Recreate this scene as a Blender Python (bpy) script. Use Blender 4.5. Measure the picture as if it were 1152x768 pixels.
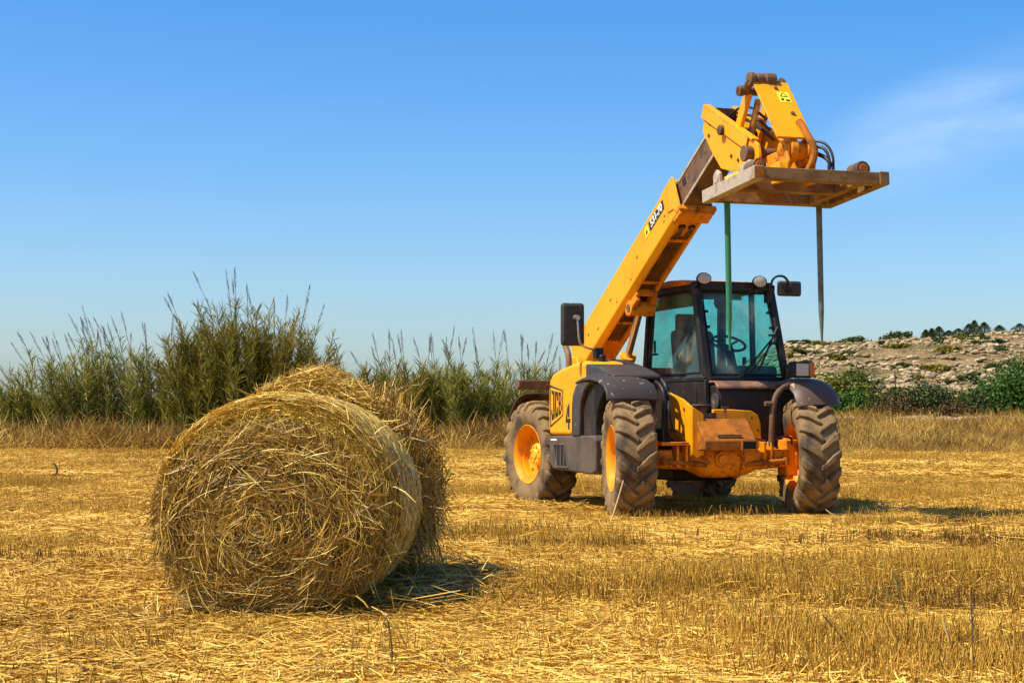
import bpy, bmesh, math, random
import numpy as np
from mathutils import Vector, Matrix

for o in list(bpy.data.objects):
    bpy.data.objects.remove(o, do_unlink=True)
scene = bpy.context.scene
C = scene.collection
R = math.radians
rng = np.random.default_rng(7)
random.seed(7)

# ------------------------------------------------------------------ camera
CAM_H, PITCH = 0.979, 0.04564
cam = bpy.data.cameras.new('camera')
cam.sensor_width = 36.0
cam.lens = 62.5
cam.clip_start = 0.1
cam.clip_end = 9000
cam_o = bpy.data.objects.new('camera', cam)
C.objects.link(cam_o)
cam_o.location = (0, 0, CAM_H)
cam_o.rotation_euler = (math.pi / 2 + PITCH, 0, 0)
scene.camera = cam_o

# ------------------------------------------------------------------ sky, sun, exposure
SUN_EL, SUN_A = R(57), R(20)          # sun on the left, a little behind the camera
sun_dir = Vector((-math.cos(SUN_EL) * math.cos(SUN_A), -math.cos(SUN_EL) * math.sin(SUN_A), math.sin(SUN_EL)))
world = bpy.data.worlds.new('World')
scene.world = world
world.use_nodes = True
wn, wl = world.node_tree.nodes, world.node_tree.links
wn.clear()
sky = wn.new('ShaderNodeTexSky')
sky.sky_type = 'NISHITA'
sky.sun_disc = False
sky.sun_elevation = SUN_EL
sky.sun_rotation = math.atan2(sun_dir.x, sun_dir.y)
sky.altitude = 0
sky.air_density = 1.0
sky.dust_density = 1.5
sky.ozone_density = 6.0
hsv = wn.new('ShaderNodeHueSaturation')
hsv.inputs['Saturation'].default_value = 1.34
hsv.inputs['Value'].default_value = 1.06
hsv.inputs['Hue'].default_value = 0.504
wl.new(sky.outputs[0], hsv.inputs['Color'])
# thin streaks of high cloud over the whole sky, thickest in one bank to the right
tc = wn.new('ShaderNodeTexCoord')
mp = wn.new('ShaderNodeMapping')
mp.inputs['Rotation'].default_value = (0, R(-24), 0)
mp.inputs['Scale'].default_value = (1.6, 1.0, 7.0)
wl.new(tc.outputs['Generated'], mp.inputs['Vector'])
cn = wn.new('ShaderNodeTexNoise')
cn.inputs['Scale'].default_value = 2.6
cn.inputs['Detail'].default_value = 5
cn.inputs['Roughness'].default_value = 0.5
cn.inputs['Distortion'].default_value = 0.5
wl.new(mp.outputs[0], cn.inputs['Vector'])
dist = wn.new('ShaderNodeVectorMath')
dist.operation = 'SUBTRACT'
mp2 = wn.new('ShaderNodeMapping')
mp2.vector_type = 'POINT'
mp2.inputs['Rotation'].default_value = (0, R(19), 0)
wl.new(tc.outputs['Generated'], mp2.inputs['Vector'])
cl_dir = Matrix.Rotation(R(19), 3, 'Y') @ Vector((0.268, 0.948, 0.172)).normalized()
wl.new(mp2.outputs[0], dist.inputs[0])
dist.inputs[1].default_value = cl_dir
scl = wn.new('ShaderNodeVectorMath')
scl.operation = 'MULTIPLY'
wl.new(dist.outputs[0], scl.inputs[0])
scl.inputs[1].default_value = (9.5, 5.0, 34.0)
ln = wn.new('ShaderNodeVectorMath')
ln.operation = 'LENGTH'
wl.new(scl.outputs[0], ln.inputs[0])
mr = wn.new('ShaderNodeMapRange')
mr.interpolation_type = 'SMOOTHSTEP'
mr.inputs['From Min'].default_value = 1.35
mr.inputs['From Max'].default_value = 0.1
wl.new(ln.outputs['Value'], mr.inputs['Value'])
mrn = wn.new('ShaderNodeMapRange')
mrn.interpolation_type = 'SMOOTHSTEP'
mrn.inputs['From Min'].default_value = 0.25
mrn.inputs['From Max'].default_value = 0.70
wl.new(cn.outputs['Fac'], mrn.inputs['Value'])
mul = wn.new('ShaderNodeMath')
mul.operation = 'MULTIPLY'
wl.new(mr.outputs[0], mul.inputs[0])
wl.new(mrn.outputs[0], mul.inputs[1])
mul2 = wn.new('ShaderNodeMath')
mul2.operation = 'MULTIPLY'
wl.new(mul.outputs[0], mul2.inputs[0])
mul2.inputs[1].default_value = 0.72
cmix = wn.new('ShaderNodeMix')
cmix.data_type = 'RGBA'
wl.new(mul2.outputs[0], cmix.inputs['Factor'])
wl.new(hsv.outputs[0], cmix.inputs['A'])
cmix.inputs['B'].default_value = (5.2, 6.0, 7.2, 1)
bg = wn.new('ShaderNodeBackground')
bg.inputs['Strength'].default_value = 0.128
wl.new(cmix.outputs['Result'], bg.inputs['Color'])
wo = wn.new('ShaderNodeOutputWorld')
wl.new(bg.outputs[0], wo.inputs['Surface'])

sun = bpy.data.lights.new('sun', 'SUN')
sun.energy = 5.0
sun.angle = R(0.53)
sun.color = (1.0, 0.93, 0.80)
sun_o = bpy.data.objects.new('sun', sun)
C.objects.link(sun_o)
sun_o.location = sun_dir * 50
sun_o.rotation_euler = sun_dir.to_track_quat('Z', 'Y').to_euler()

scene.view_settings.view_transform = 'Standard'
scene.view_settings.look = 'None'
scene.view_settings.exposure = 0.5
scene.view_settings.gamma = 1.0
scene.view_settings.use_curve_mapping = False
scene.cycles.max_bounces = 6
scene.cycles.diffuse_bounces = 3
scene.cycles.glossy_bounces = 3
scene.cycles.transparent_max_bounces = 24
scene.cycles.use_denoising = True

# ------------------------------------------------------------------ materials
def new_mat(name):
    m = bpy.data.materials.new(name)
    m.use_nodes = True
    nt = m.node_tree
    nt.nodes.clear()
    out = nt.nodes.new('ShaderNodeOutputMaterial')
    b = nt.nodes.new('ShaderNodeBsdfPrincipled')
    nt.links.new(b.outputs[0], out.inputs['Surface'])
    return m, nt, b, out

def rgba(c):
    return (c[0], c[1], c[2], 1.0)

def mixc(nt, fac, a, b):
    n = nt.nodes.new('ShaderNodeMix')
    n.data_type = 'RGBA'
    for sock, val in (('Factor', fac), ('A', a), ('B', b)):
        if hasattr(val, 'is_linked'):
            nt.links.new(val, n.inputs[sock])
        elif sock == 'Factor':
            n.inputs[sock].default_value = val
        else:
            n.inputs[sock].default_value = rgba(val)
    return n.outputs['Result']

def noise(nt, scale, detail=6, rough=0.6, vec=None, stretch=None):
    t = nt.nodes.new('ShaderNodeTexCoord')
    src = t.outputs['Object'] if vec is None else vec
    if stretch:
        mpn = nt.nodes.new('ShaderNodeMapping')
        mpn.inputs['Scale'].default_value = stretch
        nt.links.new(src, mpn.inputs['Vector'])
        src = mpn.outputs[0]
    n = nt.nodes.new('ShaderNodeTexNoise')
    n.inputs['Scale'].default_value = scale
    n.inputs['Detail'].default_value = detail
    n.inputs['Roughness'].default_value = rough
    nt.links.new(src, n.inputs['Vector'])
    return n.outputs['Fac']

def ramp01(nt, fac, lo, hi):
    n = nt.nodes.new('ShaderNodeMapRange')
    n.interpolation_type = 'SMOOTHSTEP'
    n.inputs['From Min'].default_value = lo
    n.inputs['From Max'].default_value = hi
    nt.links.new(fac, n.inputs['Value'])
    return n.outputs[0]

def layered(name, base, rough=0.5, metal=0.0, layers=(), bump=None, spec=0.5, coat=0.0, rough2=0.85, edge=None):
    """base colour with noise-shaped wear layers: (scale, lo, hi, colour, strength, stretch)"""
    m, nt, b, out = new_mat(name)
    col = base
    rmask = None
    for L in layers:
        sc_, lo, hi, c, s = L[:5]
        st = L[5] if len(L) > 5 else None
        f = ramp01(nt, noise(nt, sc_, 7, 0.62, stretch=st), lo, hi)
        mm = nt.nodes.new('ShaderNodeMath')
        mm.operation = 'MULTIPLY'
        mm.inputs[1].default_value = s
        nt.links.new(f, mm.inputs[0])
        col = mixc(nt, mm.outputs[0], col, c)
        if rmask is None:
            rmask = mm.outputs[0]
        else:
            mx = nt.nodes.new('ShaderNodeMath')
            mx.operation = 'MAXIMUM'
            nt.links.new(rmask, mx.inputs[0])
            nt.links.new(mm.outputs[0], mx.inputs[1])
            rmask = mx.outputs[0]
    if edge:                                   # paint chipped off along the corners: (radius, colour, strength)
        bv = nt.nodes.new('ShaderNodeBevel'); bv.samples = 4
        bv.inputs['Radius'].default_value = edge[0]
        ge = nt.nodes.new('ShaderNodeNewGeometry')
        vs_ = nt.nodes.new('ShaderNodeVectorMath'); vs_.operation = 'DISTANCE'
        nt.links.new(bv.outputs[0], vs_.inputs[0]); nt.links.new(ge.outputs['Normal'], vs_.inputs[1])
        e_ = ramp01(nt, vs_.outputs['Value'], 0.08, 0.45)
        n_ = ramp01(nt, noise(nt, 16, 6, 0.7), 0.47, 0.60)
        mm = nt.nodes.new('ShaderNodeMath'); mm.operation = 'MULTIPLY'
        nt.links.new(e_, mm.inputs[0]); nt.links.new(n_, mm.inputs[1])
        m2 = nt.nodes.new('ShaderNodeMath'); m2.operation = 'MULTIPLY'; m2.inputs[1].default_value = edge[2]
        nt.links.new(mm.outputs[0], m2.inputs[0])
        col = mixc(nt, m2.outputs[0], col, edge[1])
    if hasattr(col, 'is_linked'):
        nt.links.new(col, b.inputs['Base Color'])
    else:
        b.inputs['Base Color'].default_value = rgba(col)
    if rmask is not None:
        r = nt.nodes.new('ShaderNodeMapRange')
        r.inputs['To Min'].default_value = rough
        r.inputs['To Max'].default_value = rough2
        nt.links.new(rmask, r.inputs['Value'])
        nt.links.new(r.outputs[0], b.inputs['Roughness'])
    else:
        b.inputs['Roughness'].default_value = rough
    b.inputs['Metallic'].default_value = metal
    b.inputs['Specular IOR Level'].default_value = spec
    b.inputs['Coat Weight'].default_value = coat
    if bump:
        bn = nt.nodes.new('ShaderNodeBump')
        bn.inputs['Strength'].default_value = bump[1]
        bn.inputs['Distance'].default_value = bump[2]
        nt.links.new(noise(nt, bump[0], 5, 0.65), bn.inputs['Height'])
        nt.links.new(bn.outputs[0], b.inputs['Normal'])
    return m

RUST = (0.17, 0.055, 0.015)
DUST = (0.36, 0.22, 0.09)
GRIME = (0.035, 0.022, 0.012)
MAT = {}
MAT['yellow'] = layered('yellow_paint', (0.87, 0.345, 0.0006), 0.50, edge=(0.02, (0.16, 0.06, 0.012), 0.9), spec=0.28, layers=[
    (1.6, 0.45, 0.75, (0.70, 0.23, 0.002), 0.5), (9, 0.62, 0.70, (0.28, 0.11, 0.010), 0.7), (5, 0.56, 0.70, (0.34, 0.15, 0.02), 0.45, (1.2, 1.2, 0.18)), (75, 0.66, 0.72, (0.20, 0.07, 0.01), 0.7),
    (38, 0.70, 0.76, RUST, 0.9), (4.5, 0.60, 0.80, (0.40, 0.20, 0.04), 0.40), (2.4, 0.60, 0.66, (0.50, 0.20, 0.004), 0.35, (1, 1, 0.35))], bump=(60, 0.05, 0.004), rough2=0.8)
MAT['orange'] = layered('weathered_orange_paint', (0.78, 0.25, 0.002), 0.55, edge=(0.02, (0.12, 0.045, 0.012), 0.85), spec=0.3, layers=[
    (3, 0.48, 0.72, (0.56, 0.16, 0.006), 0.7), (13, 0.53, 0.65, RUST, 0.75), (6, 0.56, 0.70, GRIME, 0.65)], bump=(50, 0.1, 0.004))
MAT['rusty'] = layered('rusty_orange_steel', (0.40, 0.125, 0.010), 0.75, spec=0.2, layers=[
    (7, 0.42, 0.6, (0.22, 0.070, 0.010), 0.85), (25, 0.55, 0.68, (0.40, 0.16, 0.03), 0.5), (4, 0.56, 0.7, (0.10, 0.035, 0.012), 0.7)], bump=(90, 0.3, 0.003))
MAT['grimy'] = layered('grimy_brown_steel', (0.14, 0.07, 0.028), 0.7, layers=[
    (5, 0.45, 0.65, (0.045, 0.026, 0.014), 0.9, (1, 1, 1)), (22, 0.60, 0.70, (0.45, 0.22, 0.03), 0.7)], bump=(60, 0.2, 0.004))
MAT['steel_tan'] = layered('weathered_tan_steel', (0.25, 0.138, 0.048), 0.62, spec=0.3, layers=[
    (5, 0.45, 0.62, (0.15, 0.07, 0.022), 0.85, (0.5, 1.6, 1.6)), (26, 0.58, 0.66, RUST, 0.9), (3, 0.58, 0.7, (0.46, 0.33, 0.18), 0.6)], bump=(70, 0.2, 0.003))
MAT['steel_grey'] = layered('pale_grey_steel', (0.42, 0.34, 0.235), 0.55, layers=[
    (6, 0.50, 0.62, (0.26, 0.17, 0.09), 0.7), (22, 0.62, 0.70, RUST, 0.8)], bump=(70, 0.15, 0.003))
MAT['black'] = layered('worn_black_paint', (0.016, 0.014, 0.012), 0.50, spec=0.3, layers=[
    (6, 0.55, 0.72, (0.085, 0.055, 0.032), 0.7), (30, 0.64, 0.72, (0.16, 0.10, 0.06), 0.6)], bump=(60, 0.1, 0.003))
MAT['plastic'] = layered('grey_plastic', (0.050, 0.042, 0.036), 0.50, spec=0.22, layers=[
    (4.0, 0.52, 0.75, (0.15, 0.12, 0.085), 0.6), (11, 0.64, 0.68, (0.40, 0.33, 0.24), 0.6)], bump=(45, 0.08, 0.004), rough2=0.7)
MAT['fender'] = layered('sunburnt_black_fender', (0.095, 0.058, 0.038), 0.46, spec=0.3, layers=[
    (3.5, 0.50, 0.66, (0.15, 0.085, 0.048), 0.7), (7, 0.63, 0.66, (0.55, 0.38, 0.24), 0.75)], bump=(30, 0.08, 0.005), rough2=0.55)
MAT['cowl'] = layered('brown_dusty_cowl', (0.022, 0.017, 0.013), 0.5, spec=0.3, layers=[
    (3, 0.50, 0.7, (0.09, 0.045, 0.022), 0.6), (14, 0.60, 0.7, (0.20, 0.10, 0.05), 0.5)], bump=(40, 0.1, 0.004))
MAT['lid'] = layered('sunbaked_brown_lid', (0.22, 0.11, 0.055), 0.5, layers=[
    (5, 0.45, 0.6, (0.06, 0.035, 0.022), 0.8), (16, 0.6, 0.7, (0.42, 0.26, 0.14), 0.6)], bump=(40, 0.1, 0.004))
MAT['grey_body'] = layered('dusty_grey_plastic', (0.112, 0.082, 0.054), 0.6, spec=0.25, layers=[
    (3, 0.45, 0.65, (0.055, 0.043, 0.034), 0.75), (16, 0.60, 0.72, (0.30, 0.22, 0.14), 0.55)], bump=(45, 0.12, 0.004))
MAT['tyre'] = layered('dusty_tyre_rubber', (0.070, 0.047, 0.027), 0.8, layers=[
    (3.2, 0.34, 0.56, (0.27, 0.165, 0.066), 0.85), (17, 0.55, 0.70, (0.030, 0.024, 0.018), 0.7)], bump=(70, 0.3, 0.004), spec=0.25)
MAT['rim'] = layered('orange_wheel_paint', (0.84, 0.29, 0.001), 0.55, spec=0.25, layers=[
    (3, 0.50, 0.68, (0.52, 0.17, 0.012), 0.7), (9, 0.60, 0.70, (0.34, 0.18, 0.06), 0.55), (30, 0.68, 0.74, RUST, 0.8)], bump=(50, 0.08, 0.003))
MAT['hub'] = layered('yellow_hub_paint', (0.82, 0.40, 0.01), 0.5, layers=[(9, 0.52, 0.66, (0.40, 0.17, 0.02), 0.7)], bump=(50, 0.1, 0.003))
MAT['chrome'] = layered('worn_bright_steel', (0.55, 0.45, 0.33), 0.32, 0.85, layers=[(9, 0.5, 0.66, (0.30, 0.15, 0.05), 0.75)])
MAT['hole_shade'] = layered('opening_shade', (0.012, 0.009, 0.007), 0.9)  # near-black colour painted on solid plates as the shade inside openings
MAT['rubber'] = layered('black_rubber_hose', (0.02, 0.017, 0.015), 0.55, layers=[(12, 0.55, 0.7, (0.10, 0.07, 0.04), 0.5)])
MAT['green_rod'] = layered('green_painted_steel', (0.020, 0.17, 0.055), 0.42, layers=[(7, 0.56, 0.68, (0.09, 0.12, 0.05), 0.7)])
MAT['grey_rod'] = layered('dull_grey_steel', (0.13, 0.15, 0.12), 0.45, 0.2, layers=[(9, 0.52, 0.66, (0.12, 0.075, 0.04), 0.7)])
MAT['seat'] = layered('grey_seat_fabric', (0.14, 0.145, 0.15), 0.85)
MAT['inside'] = layered('dark_cab_trim', (0.032, 0.033, 0.036), 0.7)
MAT['print_black'] = layered('black_print', (0.012, 0.010, 0.008), 0.5, layers=[(25, 0.62, 0.72, (0.30, 0.14, 0.01), 0.5)])
MAT['print_white'] = layered('white_print', (0.74, 0.70, 0.60), 0.5, layers=[(25, 0.6, 0.72, (0.4, 0.3, 0.2), 0.5)])
MAT['print_yellow'] = layered('yellow_print', (0.86, 0.70, 0.03), 0.5)
MAT['amber'] = layered('amber_lens', (0.55, 0.13, 0.01), 0.25)
MAT['lens'] = layered('clear_lamp_lens', (0.52, 0.47, 0.38), 0.22, 0.0, layers=[(14, 0.5, 0.7, (0.42, 0.33, 0.2), 0.6)])
MAT['exhaust'] = layered('rusty_exhaust', (0.20, 0.10, 0.045), 0.7, layers=[(9, 0.45, 0.65, (0.09, 0.04, 0.02), 0.8)])

def make_glass():
    m, nt, b, out = new_mat('tinted_dusty_glass')
    nt.nodes.remove(b)
    tr = nt.nodes.new('ShaderNodeBsdfTransparent')
    tr.inputs['Color'].default_value = (0.66, 0.945, 0.925, 1)
    gl = nt.nodes.new('ShaderNodeBsdfGlossy')
    gl.inputs['Roughness'].default_value = 0.03
    lw = nt.nodes.new('ShaderNodeLayerWeight')
    lw.inputs['Blend'].default_value = 0.5
    pw = nt.nodes.new('ShaderNodeMath'); pw.operation = 'POWER'; pw.inputs[1].default_value = 4.0
    nt.links.new(lw.outputs['Facing'], pw.inputs[0])
    fr = nt.nodes.new('ShaderNodeMath'); fr.operation = 'MULTIPLY_ADD'; fr.inputs[1].default_value = 0.5; fr.inputs[2].default_value = 0.025
    nt.links.new(pw.outputs[0], fr.inputs[0])
    mx = nt.nodes.new('ShaderNodeMixShader')
    nt.links.new(fr.outputs[0], mx.inputs[0])
    nt.links.new(tr.outputs[0], mx.inputs[1])
    nt.links.new(gl.outputs[0], mx.inputs[2])
    df = nt.nodes.new('ShaderNodeBsdfDiffuse')
    df.inputs['Color'].default_value = (0.55, 0.48, 0.36, 1)
    f = ramp01(nt, noise(nt, 3.0, 6, 0.65), 0.42, 0.80)
    mm = nt.nodes.new('ShaderNodeMath')
    mm.operation = 'MULTIPLY_ADD'
    mm.inputs[1].default_value = 0.22
    mm.inputs[2].default_value = 0.025
    nt.links.new(f, mm.inputs[0])
    mx2 = nt.nodes.new('ShaderNodeMixShader')
    nt.links.new(mm.outputs[0], mx2.inputs[0])
    nt.links.new(mx.outputs[0], mx2.inputs[1])
    nt.links.new(df.outputs[0], mx2.inputs[2])
    nt.links.new(mx2.outputs[0], out.inputs['Surface'])
    return m
MAT['glass'] = make_glass()

def tinted(name, stops, rough=0.6, inst=0.0, trans=0.0, spec=0.25):
    """colour from each blade's own 'tint' value; whole tufts also vary by their instance's 'shade'"""
    m, nt, b, out = new_mat(name)
    a = nt.nodes.new('ShaderNodeAttribute')
    a.attribute_name = 'tint'
    fac = a.outputs['Fac']
    if inst:
        ia = nt.nodes.new('ShaderNodeAttribute')
        ia.attribute_type = 'INSTANCER'
        ia.attribute_name = 'shade'
        mm = nt.nodes.new('ShaderNodeMath')
        mm.operation = 'MULTIPLY_ADD'
        mm.inputs[1].default_value = inst
        nt.links.new(ia.outputs['Fac'], mm.inputs[0])
        nt.links.new(fac, mm.inputs[2])
        fac = mm.outputs[0]
    cr = nt.nodes.new('ShaderNodeValToRGB')
    els = cr.color_ramp.elements
    while len(els) < len(stops):
        els.new(0.5)
    for e, (p, c) in zip(els, stops):
        e.position = p
        e.color = rgba(c)
    nt.links.new(fac, cr.inputs[0])
    nt.links.new(cr.outputs[0], b.inputs['Base Color'])
    b.inputs['Roughness'].default_value = rough
    b.inputs['Specular IOR Level'].default_value = spec
    if trans:
        tl = nt.nodes.new('ShaderNodeBsdfTranslucent')
        nt.links.new(cr.outputs[0], tl.inputs['Color'])
        mx = nt.nodes.new('ShaderNodeMixShader')
        mx.inputs[0].default_value = trans
        nt.links.new(b.outputs[0], mx.inputs[1])
        nt.links.new(tl.outputs[0], mx.inputs[2])
        nt.links.new(mx.outputs[0], out.inputs['Surface'])
    return m

MAT['hay'] = tinted('hay_straw', [(0.0, (0.055, 0.027, 0.003)), (0.35, (0.265, 0.134, 0.012)), (0.7, (0.64, 0.385, 0.042)), (1.0, (0.90, 0.70, 0.20))], 0.5, spec=0.4)
MAT['hay_core'] = layered('gap_shaded_hay', (0.09, 0.042, 0.010), 0.9, layers=[(30, 0.4, 0.65, (0.22, 0.11, 0.022), 0.8)], bump=(60, 0.6, 0.02))  # core colour darkened to paint in the shade between the straws
MAT['hay_wrap'] = layered('rolled_hay_skin', (0.60, 0.40, 0.025), 0.8, layers=[
    (26, 0.45, 0.65, (0.34, 0.19, 0.02), 0.7, (0.5, 1.0, 1.0)), (50, 0.56, 0.70, (0.76, 0.52, 0.12), 0.8)], bump=(70, 0.5, 0.012))
MAT['stubble'] = tinted('stubble_straw', [(0.0, (0.045, 0.020, 0.005)), (0.30, (0.27, 0.136, 0.018)), (0.62, (0.59, 0.328, 0.038)), (1.0, (0.80, 0.53, 0.115))], 0.6, inst=0.42, spec=0.18)
MAT['dry_grass'] = tinted('dry_grass_blades', [(0.0, (0.06, 0.032, 0.010)), (0.35, (0.205, 0.108, 0.018)), (0.7, (0.43, 0.250, 0.042)), (1.0, (0.68, 0.46, 0.11))], 0.7, inst=0.45, trans=0.15)
MAT['reed_leaf'] = tinted('reed_leaves', [(0.0, (0.065, 0.066, 0.010)), (0.4, (0.175, 0.185, 0.024)), (0.75, (0.29, 0.275, 0.040)), (1.0, (0.46, 0.36, 0.08))], 0.7, trans=0.3, spec=0.1)
MAT['olive_leaf'] = tinted('olive_reed_leaves', [(0.0, (0.055, 0.052, 0.006)), (0.4, (0.175, 0.155, 0.014)), (0.75, (0.27, 0.22, 0.026)), (1.0, (0.40, 0.29, 0.05))], 0.7, trans=0.3, spec=0.1)
MAT['plume'] = layered('reed_plume', (0.085, 0.060, 0.034), 0.9)
MAT['stem'] = layered('reed_stem', (0.15, 0.125, 0.04), 0.7)
MAT['bark'] = layered('bark', (0.085, 0.060, 0.040), 0.9, bump=(30, 0.5, 0.02))
MAT['leaf_bright'] = tinted('bright_leaves', [(0.0, (0.022, 0.060, 0.008)), (0.6, (0.070, 0.160, 0.016)), (1.0, (0.15, 0.25, 0.03))], 0.5, trans=0.25)
MAT['leaf_yellow'] = tinted('yellow_green_leaves', [(0.0, (0.055, 0.075, 0.010)), (0.6, (0.17, 0.185, 0.020)), (1.0, (0.32, 0.29, 0.045))], 0.55, trans=0.25)
MAT['leaf_dark'] = tinted('dark_leaves', [(0.0, (0.022, 0.036, 0.009)), (0.6, (0.072, 0.098, 0.020)), (1.0, (0.15, 0.155, 0.035))], 0.55, trans=0.15)
MAT['leaf_brown'] = tinted('brown_leaves', [(0.0, (0.045, 0.028, 0.010)), (0.6, (0.14, 0.085, 0.020)), (1.0, (0.27, 0.19, 0.05))], 0.7, trans=0.15)

# ------------------------------------------------------------------ helpers
def tag(o, label=None, cat=None, group=None, kind=None):
    if label: o['label'] = label
    if cat: o['category'] = cat
    if group: o['group'] = group
    if kind: o['kind'] = kind
    return o

def empty(name, loc=(0, 0, 0), rz=0.0, parent=None):
    o = bpy.data.objects.new(name, None)
    o.empty_display_size = 0.2
    C.objects.link(o)
    o.location = loc
    o.rotation_euler = (0, 0, rz)
    if parent: o.parent = parent
    return o

def np_mesh(name, V, Fq, attrs=None):
    """mesh from arrays: V (n,3), Fq (m,k) with k = 3 or 4"""
    me = bpy.data.meshes.new(name)
    V = np.ascontiguousarray(V, dtype=np.float32)
    Fq = np.ascontiguousarray(Fq, dtype=np.int32)
    k = Fq.shape[1]
    me.vertices.add(len(V))
    me.vertices.foreach_set('co', V.ravel())
    me.loops.add(Fq.size)
    me.loops.foreach_set('vertex_index', Fq.ravel())
    me.polygons.add(len(Fq))
    me.polygons.foreach_set('loop_start', np.arange(0, Fq.size, k, dtype=np.int32))
    for an, av in (attrs or {}).items():
        at = me.attributes.new(an, 'FLOAT', 'POINT')
        at.data.foreach_set('value', np.ascontiguousarray(av, dtype=np.float32))
    me.update(calc_edges=True)
    return me

def np_obj(name, V, Fq, mat, parent=None, attrs=None, smooth=False, collection=None):
    me = np_mesh(name, V, Fq, attrs)
    me.materials.append(mat)
    if smooth:
        me.polygons.foreach_set('use_smooth', np.ones(len(me.polygons), dtype=bool))
    o = bpy.data.objects.new(name, me)
    (collection or C).objects.link(o)
    if parent: o.parent = parent
    return o

def unit(a):
    return a / np.maximum(np.linalg.norm(a, axis=-1, keepdims=True), 1e-9)

def rand_unit(n, g=rng):
    return unit(g.normal(size=(n, 3)))

def strands(P, D, N, L, W, bend, seg, tint, taper=0.6, droop=None, roll=None, g=rng):
    """n curved ribbons: middle P, direction D, facing N, length L, width W, sideways bend as a share of L"""
    n = len(P)
    D = unit(D)
    S = unit(np.cross(D, N))
    Nn = unit(np.cross(S, D))
    t = np.linspace(-0.5, 0.5, seg + 1)
    curve = (t ** 2 - 0.08)[None, :, None]
    pos = P[:, None, :] + D[:, None, :] * (L[:, None] * t[None, :])[:, :, None] + S[:, None, :] * (bend * L)[:, None, None] * curve * 2
    if droop is not None:
        pos = pos + np.array([0, 0, -1.0])[None, None, :] * (droop * L)[:, None, None] * ((t + 0.5) ** 2)[None, :, None]
    a = g.uniform(-0.9, 0.9, n) if roll is None else roll
    Wd = S * np.cos(a)[:, None] + Nn * np.sin(a)[:, None]
    prof = 1 - taper * np.abs(t * 2) ** 3 * 0.8
    off = Wd[:, None, :] * (W[:, None] * prof[None, :] * 0.5)[:, :, None]
    V = np.stack([pos - off, pos + off], axis=2).reshape(n, (seg + 1) * 2, 3)
    base = np.arange(n)[:, None, None] * ((seg + 1) * 2)
    q = np.array([[2 * i, 2 * i + 1, 2 * i + 3, 2 * i + 2] for i in range(seg)])[None]
    F = (base + q).reshape(-1, 4)
    return V.reshape(-1, 3), F, np.repeat(tint, (seg + 1) * 2)

def join(parts):
    Vs, Fs, Ts, off = [], [], [], 0
    for V, F, T in parts:
        Vs.append(V); Fs.append(F + off); Ts.append(T); off += len(V)
    return np.concatenate(Vs), np.concatenate(Fs), np.concatenate(Ts)

def rods(P0, P1, r, tint, sides=3):
    """straight stalks as three-sided prisms"""
    n = len(P0)
    D = unit(P1 - P0)
    ref = np.where(np.abs(D[:, 2:3]) > 0.9, np.array([[1.0, 0, 0]]), np.array([[0, 0, 1.0]]))
    A = unit(np.cross(D, ref)); B = np.cross(D, A)
    ang = np.arange(sides) * 2 * np.pi / sides
    ring = A[:, None, :] * np.cos(ang)[None, :, None] + B[:, None, :] * np.sin(ang)[None, :, None]
    V = np.concatenate([P0[:, None, :] + ring * r[:, None, None], P1[:, None, :] + ring * (r * 0.8)[:, None, None]], axis=1)
    q = np.array([[i, (i + 1) % sides, sides + (i + 1) % sides, sides + i] for i in range(sides)])[None]
    F = (np.arange(n)[:, None, None] * (2 * sides) + q).reshape(-1, 4)
    return V.reshape(-1, 3), F, np.repeat(tint, 2 * sides)

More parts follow.
